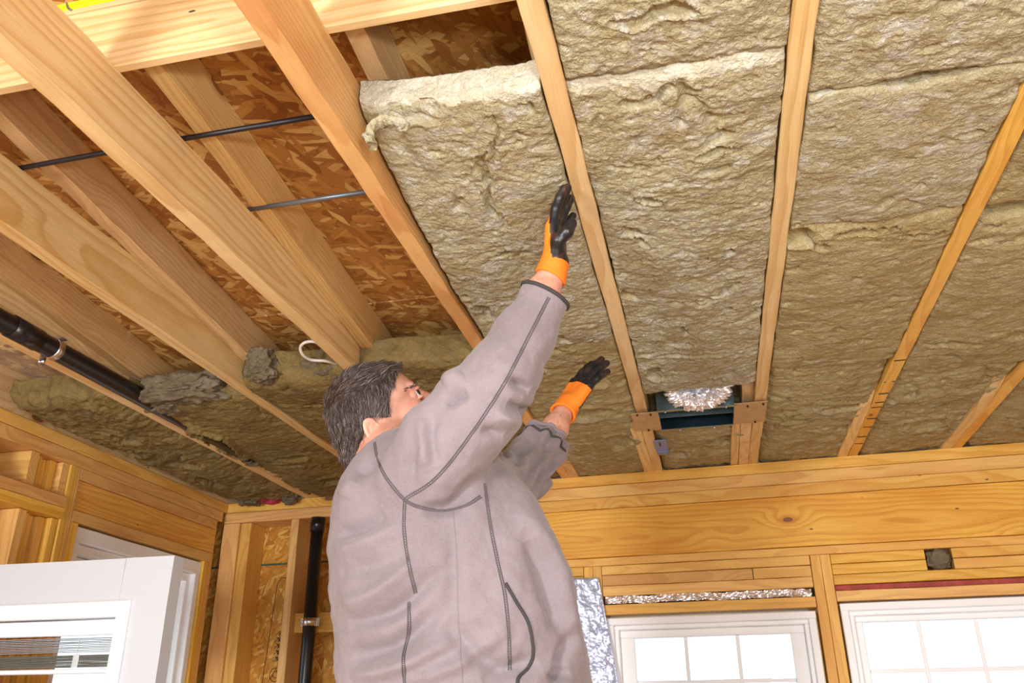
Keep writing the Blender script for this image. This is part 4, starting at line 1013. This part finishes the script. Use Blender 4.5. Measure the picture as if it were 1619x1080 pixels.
def jacket(P):
    d = chain(P, torso, .05, (ax_f, .80))
    d = smin(d, ell(P, cp(588, 803, 1.62), (.056, .075, .09)), .035)               # back of the shoulder
    d = smin(d, chain(P, armR, .02), .035)
    d = smin(d, chain(P, [(cp(700, 790, 1.66), .10), armL[0]]+armL[1:], .02), .03)
    # collar standing round the neck
    col = cone(P, cp(640, 758, 1.64), cp(612, 736, 1.69), .078, .060); d = smin(d, col, .02)
    tip = smax(-(P-(cuffR+cuffRd*.0)) @ cuffRd, -(.0+0*d)-.0, .001)*0
    d = np.maximum(d, np.where(seg_d(P, cuffR, wr_R) < .12, (P-cuffR) @ cuffRd-.006, -1))
    d = np.maximum(d, np.where(seg_d(P, cuffL, wr_L) < .10, (P-cuffL) @ cuffLd-.006, -1))
    # neck opening
    hole = cone(P, cp(628, 745, 1.66), hd+HR @ np.array([-.03, 0, .02]), .060, .066); d = smax(d, -hole, .008)
    # hollow sleeves near the cuffs and bottom
    d = smax(d, -cone(P, el_R+(wr_R-el_R)*.55, wr_R, .030, .029), .003)
    d = smax(d, -cone(P, el_L+(wr_L-el_L)*.45, wr_L, .036, .031), .003)
    return d
V, F = surface_nets(jacket, (-.42, -1.0, 1.24), (.20, .15, 2.25), .0062)
# keep it open at the hem: drop everything under the hem plane
hemp = (V-(wst-up_w*.17)) @ up_w; kf = (hemp[F] > 0).all(1); F = F[kf]
us = np.unique(F); mp = -np.ones(len(V), int); mp[us] = np.arange(len(us)); V = V[us]; F = mp[F]
jm = to_mesh('fleece_jacket', V, F, None, None); relax(jm, 3, .5)
sub = bpy.data.objects.new('tmp', jm); COL.objects.link(sub); mdf = sub.modifiers.new('s', 'SUBSURF'); mdf.levels = 1; mdf.render_levels = 1
dg = bpy.context.evaluated_depsgraph_get(); jm2 = bpy.data.meshes.new_from_object(sub.evaluated_get(dg)); bpy.data.objects.remove(sub); jm = jm2
co, no = vdata(jm); C = (co-np.array(CAM)) @ R3n; pxs = 809.5+FPX*C[:, 0]/C[:, 2]; pys = 540-FPX*C[:, 1]/C[:, 2]
# folds: ridge(+) and valley(-) lines given in the modelling frame as the cloth hangs, width, height
def fold(a, b, wd, hgt, dmax=1.85, c=None):
    """fold line between two garment points (given on the near side), bowed through c"""
    pts = [a, b] if c is None else [a, c, b]
    P2 = catmull([(p[0], p[1], 0) for p in pts], 6); best = np.full(len(co), 1e9); tt = np.zeros(len(co)); n = len(P2)-1
    for i in range(n):
        a_, b_ = np.array(P2[i][:2]), np.array(P2[i+1][:2]); ab = b_-a_; q = np.stack([pxs, pys], 1); t = np.clip(((q-a_) @ ab)/(ab @ ab), 0, 1)
        dd = np.linalg.norm(q-a_-t[:, None]*ab, axis=1); m = dd < best; best[m] = dd[m]; tt[m] = (i+t[m])/n
    env = np.sin(np.pi*np.clip(tt, .02, .98))**.6; near = (no @ np.array(FW)) < .25
    return hgt*np.exp(-(best/wd)**2)*env*near*(C[:, 2] < dmax)
h = .0035*fbm(co[:, 0]*9, co[:, 1]*9, co[:, 2]*9, 40, 3)+.0016*fbm(co[:, 0]*30, co[:, 1]*30, co[:, 2]*30, 41, 3)
lowt = np.clip((pys-840)/260, 0, 1)*(C[:, 2] < 1.8)
rdg = 1-np.abs(fbm(co[:, 0]*4+co[:, 2]*3, co[:, 1]*3, co[:, 2]*9, 43, 3))*2.2
h += .006*lowt*rdg
for a, b, wd, hg, c_ in (
    ((548, 985), (690, 905), 13, -.012, (620, 968)), ((545, 955), (660, 885), 12, .009, (600, 935)), ((556, 1040), (700, 960), 15, -.012, (630, 1020)), ((560, 1068), (720, 1010), 14, .012, (640, 1048)),
    ((530, 850), (610, 815), 13, -.012, (565, 838)), ((528, 870), (640, 830), 14, .007, (580, 855)), ((535, 905), (650, 870), 14, -.006, (590, 895)),
    ((563, 765), (596, 720), 10, -.010, (575, 740)), ((545, 790), (570, 745), 12, .008, None),
    ((655, 700), (650, 775), 10, -.006, (648, 735)), ((686, 650), (690, 740), 11, -.008, (678, 690)), ((668, 660), (672, 740), 10, .006, None),
    ((704, 640), (740, 620), 9, -.014, (722, 628)), ((702, 610), (735, 592), 12, .010, None),
    ((840, 618), (805, 600), 8, -.012, None), ((843, 655), (800, 640), 9, -.010, None), ((815, 668), (780, 655), 9, .008, None), ((800, 690), (760, 680), 9, -.008, None),
    ((760, 752), (665, 806), 10, -.012, (715, 800)),
    ((820, 800), (900, 960), 13, .010, (870, 880)), ((835, 850), (880, 1000), 12, -.012, (865, 925)), ((870, 900), (915, 1040), 11, .010, None), ((900, 1000), (880, 1080), 9, -.012, (885, 1040)),
    ((720, 820), (724, 1000), 14, -.004, (716, 900)), ((700, 980), (800, 1060), 16, -.010, (760, 1040)), ((640, 1075), (790, 1000), 14, .008, (720, 1050)), ((850, 1040), (760, 1080), 14, -.012, None), ((900, 1060), (860, 1075), 9, -.010, None)):
    h += fold(a, b, wd, hg, c=c_)
lft = C[:, 2] > 1.86; h += lft*(.004*np.sin((C[:, 0]*.9-C[:, 1])*150+3*fbm(co[:, 0]*12, co[:, 1]*12, co[:, 2]*12, 60, 2)))
setco(jm, co+no*(h*1.9)[:, None])
jk = adopt(link('fleece_jacket', jm, M_FLEECE, None, True))
jt = BVHTree.FromPolygons([tuple(v.co) for v in jm.vertices], [tuple(p.vertices) for p in jm.polygons])
def onjk(px, py):
    d = (at(px, py, 1)-CAM).normalized(); hit = jt.ray_cast(CAM, d); return hit[0], hit[1]
def seam(name, pts, offs=.0022, r=.0011, bars=True, mat=None, tubes=2):
    P2 = catmull([(p[0], p[1], 0) for p in pts], 14); pp_ = [onjk(p.x, p.y) for p in P2]; pp_ = [q for q in pp_ if q[0] is not None]
    if len(pp_) < 3: return
    L, Rr, bm = [], [], bmesh.new()
    for i, (p, n) in enumerate(pp_):
        if n.dot(FW) > 0: n = -n
        t = (pp_[min(i+1, len(pp_)-1)][0]-pp_[max(i-1, 0)][0]).normalized(); s_ = t.cross(n).normalized(); L.append(p+n*.0004+s_*offs); Rr.append(p+n*.0004-s_*offs)
    if tubes == 2: bm.from_mesh(tube_mesh(L, r, 5)); bm.from_mesh(tube_mesh(Rr, r, 5))
    else: bm.from_mesh(tube_mesh([(a+b)/2 for a, b in zip(L, Rr)], r, 8))
    if bars:
        for i in range(len(L)-1):
            k = max(1, int((L[i+1]-L[i]).length/.0028))
            for j in range(k): a = L[i].lerp(L[i+1], j/k); b = Rr[i].lerp(Rr[i+1], j/k); bm.from_mesh(tube_mesh([a, b], .0007, 3))
    me_ = bpy.data.meshes.new(name); bm.to_mesh(me_); bm.free(); o = link(name, me_, mat or M_SEAM, None, False); o.parent = jk; o.matrix_parent_inverse = Matrix.Translation((0, 0, 0)); return o
seam('seam', [(592, 700), (598, 728), (612, 757), (640, 790), (665, 802), (700, 808), (735, 800), (760, 785)])
seam('seam', [(641, 789), (690, 755), (742, 690), (795, 610), (838, 528), (868, 470)])
seam('seam', [(640, 790), (639, 840), (648, 900), (657, 938)]); seam('seam', [(647, 952), (646, 1000), (638, 1040), (640, 1085)])
seam('seam', [(766, 765), (775, 830), (787, 890), (798, 940), (804, 1000), (806, 1060)])
seam('pocket_binding', [(799, 922), (815, 950), (835, 985), (843, 1030), (836, 1055), (820, 1072), (818, 1090)], 0, .0032, False, M_BIND, 1)
seam('centre_seam', [(716, 810), (722, 880), (724, 960), (728, 1040), (732, 1090)], 0, .0010, False, M_FLEECE, 1)
def ring_on(name, c, d, r, rt, mat, wob=.0, sq=1.0):
    c = Vector(cw(c)); d = (R3 @ Vector(d)).normalized(); a = d.orthogonal().normalized(); b = d.cross(a); pts = []
    for k in range(40):
        g = 2*math.pi*k/40; dd = a*math.cos(g)+b*math.sin(g); hit = jt.ray_cast(c+dd*.12-d*.006, -dd, .12); rr = ((hit[0]-(c-d*.006)).length if hit[0] is not None else r)
        rr = min(max(rr, r*.97), r*1.25); pts.append(c-d*.002+dd*rr)
    o = tube(name, pts, rt, mat, None, 8, closed=True); o.parent = jk; o.matrix_parent_inverse = Matrix.Translation((0, 0, 0)); return o
ring_on('cuff_binding', cuffR, cuffRd, .040, .0042, M_BIND)
ring_on('cuff_binding', cuffL-cuffLd*.028, cuffLd, .050, .0040, M_BIND)
ring_on('cuff_edge', cuffL, cuffLd, .050, .0045, M_FLEECE)
# --- gloves
def glove(wr, F_, N_, thumb, name_label, curl, seedn, scale=1.0, spread=1.0, wristd=None):
    F_ = np.array(F_, float); F_ /= np.linalg.norm(F_); N_ = np.array(N_, float); N_ -= F_*(N_ @ F_); N_ /= np.linalg.norm(N_)
    T2 = np.cross(F_, N_)*thumb; B3 = np.stack([T2, F_, N_], 1)*scale        # local x thumb side, y fingers, z palm normal
    wl3 = (B3.T/scale**2) @ np.array(wristd)*1.0
    fing = []
    for (x, y0, L, r, sp, cu) in ((.031, .088, .074, .0098, .10, 1.0), (.0105, .094, .082, .0102, .03, .85), (-.0105, .090, .076, .0098, -.04, .95), (-.030, .080, .060, .0088, -.13, 1.15)):
        p = np.array([x, y0, .002]); pts = [(np.array([x*.75, y0-.035, .0]), r*1.05), (p, r)]; a = .12*curl*cu
        for k, (fl, rr) in enumerate(((.42, 1.0), (.32, .96), (.26, .88))):
            a += curl*cu*(.30, .38, .30)[k]; d_ = np.array([sp*spread, math.cos(a), math.sin(a)]); p = p+d_/np.linalg.norm(d_)*L*fl; pts.append((p, r*rr))
        fing.append(pts)
    th = [(np.array([.022, .022, .006]), .0165), (np.array([.040, .045, .018]), .0135), (np.array([.044, .060, .036]), .0122), (np.array([.042, .078, .044]), .0108)]
    def palm(P):
        d = chain(P, [(np.array([.022, .030, 0]), .0155), (np.array([.029, .082, 0]), .0135)], .01)
        d = smin(d, chain(P, [(np.array([0, .018, 0]), .0165), (np.array([.008, .086, .0]), .0135)], .01), .012)
        d = smin(d, chain(P, [(np.array([-.018, .025, 0]), .0160), (np.array([-.012, .084, 0]), .0132)], .01), .012)
        d = smin(d, chain(P, [(np.array([-.024, .030, .0]), .0150), (np.array([-.031, .076, 0]), .0122)], .01), .012)
        d = smin(d, ell(P, (.018, .030, .012), (.017, .026, .014)), .01); d = smin(d, chain(P, th, .006), .008)
        return d
    def sdf(P):
        d = palm(P)
        for pts in fing: d = smin(d, chain(P, pts, .004), .0022)
        cuff = cone(P, (0, .014, 0), wl3*(-.020)+np.array([0, .0, 0]), .0290, .0330); d = smin(d, cuff, .012)
        e = wl3/np.linalg.norm(wl3); d = np.maximum(d, -(P @ e)-.018)
        d = smax(d, -cone(P, wl3*-.06, wl3*.004, .0275, .024), .002)
        return d
    V, F = surface_nets(sdf, (-.075, -.06, -.06), (.095, .20, .12), .0021)
    V = V + 0
    fr = (R3n @ B3, np.array(cw(wr)))
    me_ = to_mesh('glove', V, F, None, None, frame=fr); relax(me_, 1, .4)
    o = adopt(link('glove', me_, [M_ORANGE, M_COAT], None, True)); o['label'] = name_label
    n = len(me_.polygons); cc = np.empty(n*3); me_.polygons.foreach_get('center', cc); Q = ((cc.reshape(-1, 3)-fr[1]) @ np.linalg.inv(fr[0]).T)
    return o, me_, Q, fr
def paint(me_, mask): me_.polygons.foreach_set('material_index', mask.astype(np.int32)); me_.update()
fd1 = cp(882, 318, 1.645)-wr_R
o, me_, Q, fr = glove(wr_R, fd1, (.93, .02, -.34), 1, 'orange glove with a black palm, pushing the held batt', .42, 1, .96, .9, (wr_R-el_R)/np.linalg.norm(wr_R-el_R))
paint(me_, (Q[:, 1] > .012) & ((Q[:, 2] > .004-.10*(Q[:, 1]-.03)) | (Q[:, 1] > .128)))
fd2 = cp(953, 556, 2.335)-wr_L
o, me_, Q, fr = glove(wr_L, fd2, (.62, -.30, .45), -1, 'orange glove with black fingers, lower and farther from the lens', .34, 2, 1.10, 1.1, (wr_L-el_L)/np.linalg.norm(wr_L-el_L))
paint(me_, ((Q[:, 1] > .078-.2*np.abs(Q[:, 0])) & (Q[:, 0] < .040)) | ((Q[:, 2] > .006) & (Q[:, 1] > .015)) | ((Q[:, 0] > .046) & (Q[:, 1] > .05)))
# forearm hair
def armroots(n, a, b, seed):
    r_ = np.random.default_rng(seed); c0, n0 = vdata(me); Qc = (c0-np.array(CAM)) @ R3n; ab = b-a; t = ((Qc-a) @ ab)/(ab @ ab); dd = np.linalg.norm(Qc-a-np.clip(t, 0, 1)[:, None]*ab, axis=1)
    ok = np.argwhere((t > .35) & (t < .98) & (dd < .05)).ravel(); return [(Vector(c0[i]), Vector(n0[i])) for i in r_.choice(ok, n)]
for a, b in ((el_R, wr_R), (el_L, wr_L)):
    dv3 = (R3 @ Vector((b-a)+np.array([0, -.05, 0]))).normalized(); strands('arm_hair', armroots(450, a, b, 8), .011, .00018, lambda p, n: (dv3-n*dv3.dot(n)).normalized(), M_STUB, 9, .25, 3)
# --- trousers, boots and the trestle platform he stands on, under the frame
hp = np.array([.12, 0, .02]); k1 = -up_w*.42
def trous(P):
    d = ell(P, hip+up_w*.02, (.175, .15, .15))
    for s_ in (-1, 1): d = smin(d, chain(P, [(hip+hp*s_*.8, .105), (hip+hp*s_+k1, .078), (hip+hp*s_+k1*1.9, .066)], .03), .04)
    return d
lo3 = np.minimum(hip-.28, hip+k1*1.9-.12); hi3 = np.maximum(hip+.28, hip+k1*1.9+.28)
V, F = surface_nets(trous, lo3, hi3, .012); tm = to_mesh('trousers', V, F, None, None); relax(tm, 2); adopt(link('trousers', tm, M_TROUS, None, True))
foot_z = 1e9
for s_ in (-1, 1):
    an = hip+hp*s_+k1*1.93
    def boot(P, an=an):
        fwd = np.array([.9, 0, .2]); fwd -= up_w*(fwd @ up_w); fwd /= np.linalg.norm(fwd)
        d = smin(cone(P, an+up_w*.06, an-up_w*.03, .058, .05), cone(P, an-up_w*.035, an-up_w*.045+fwd*.16, .048, .036), .03); return np.maximum(d, -(P-(an-up_w*.078)) @ up_w)
    V, F = surface_nets(boot, an-.26, an+.26, .01); b_ = to_mesh('boot', V, F, None, None); relax(b_, 1); adopt(link('boot', b_, M_BOOT, None, True)); foot_z = min(foot_z, cw(an-up_w*.078).z)
man_base = cw(hip); pf = empty('work_platform', (man_base.x+.05, man_base.y, 0)); tag(pf, 'low wooden trestle platform under the man\'s boots', 'platform')
for i in range(3): box('plank', (-.62, -.22+.15*i, foot_z-.04), (.62, -.075+.15*i, foot_z-.001), M_JOIST, pf)
for sx in (-.5, .5):
    box('trestle_beam', (sx-.03, -.26, foot_z-.10), (sx+.03, .26, foot_z-.041), M_JOIST, pf)
    for sy in (-.2, .2): box('leg', (sx-.03, sy-.02, 0), (sx+.03, sy+.02, foot_z-.101), M_JOIST, pf)
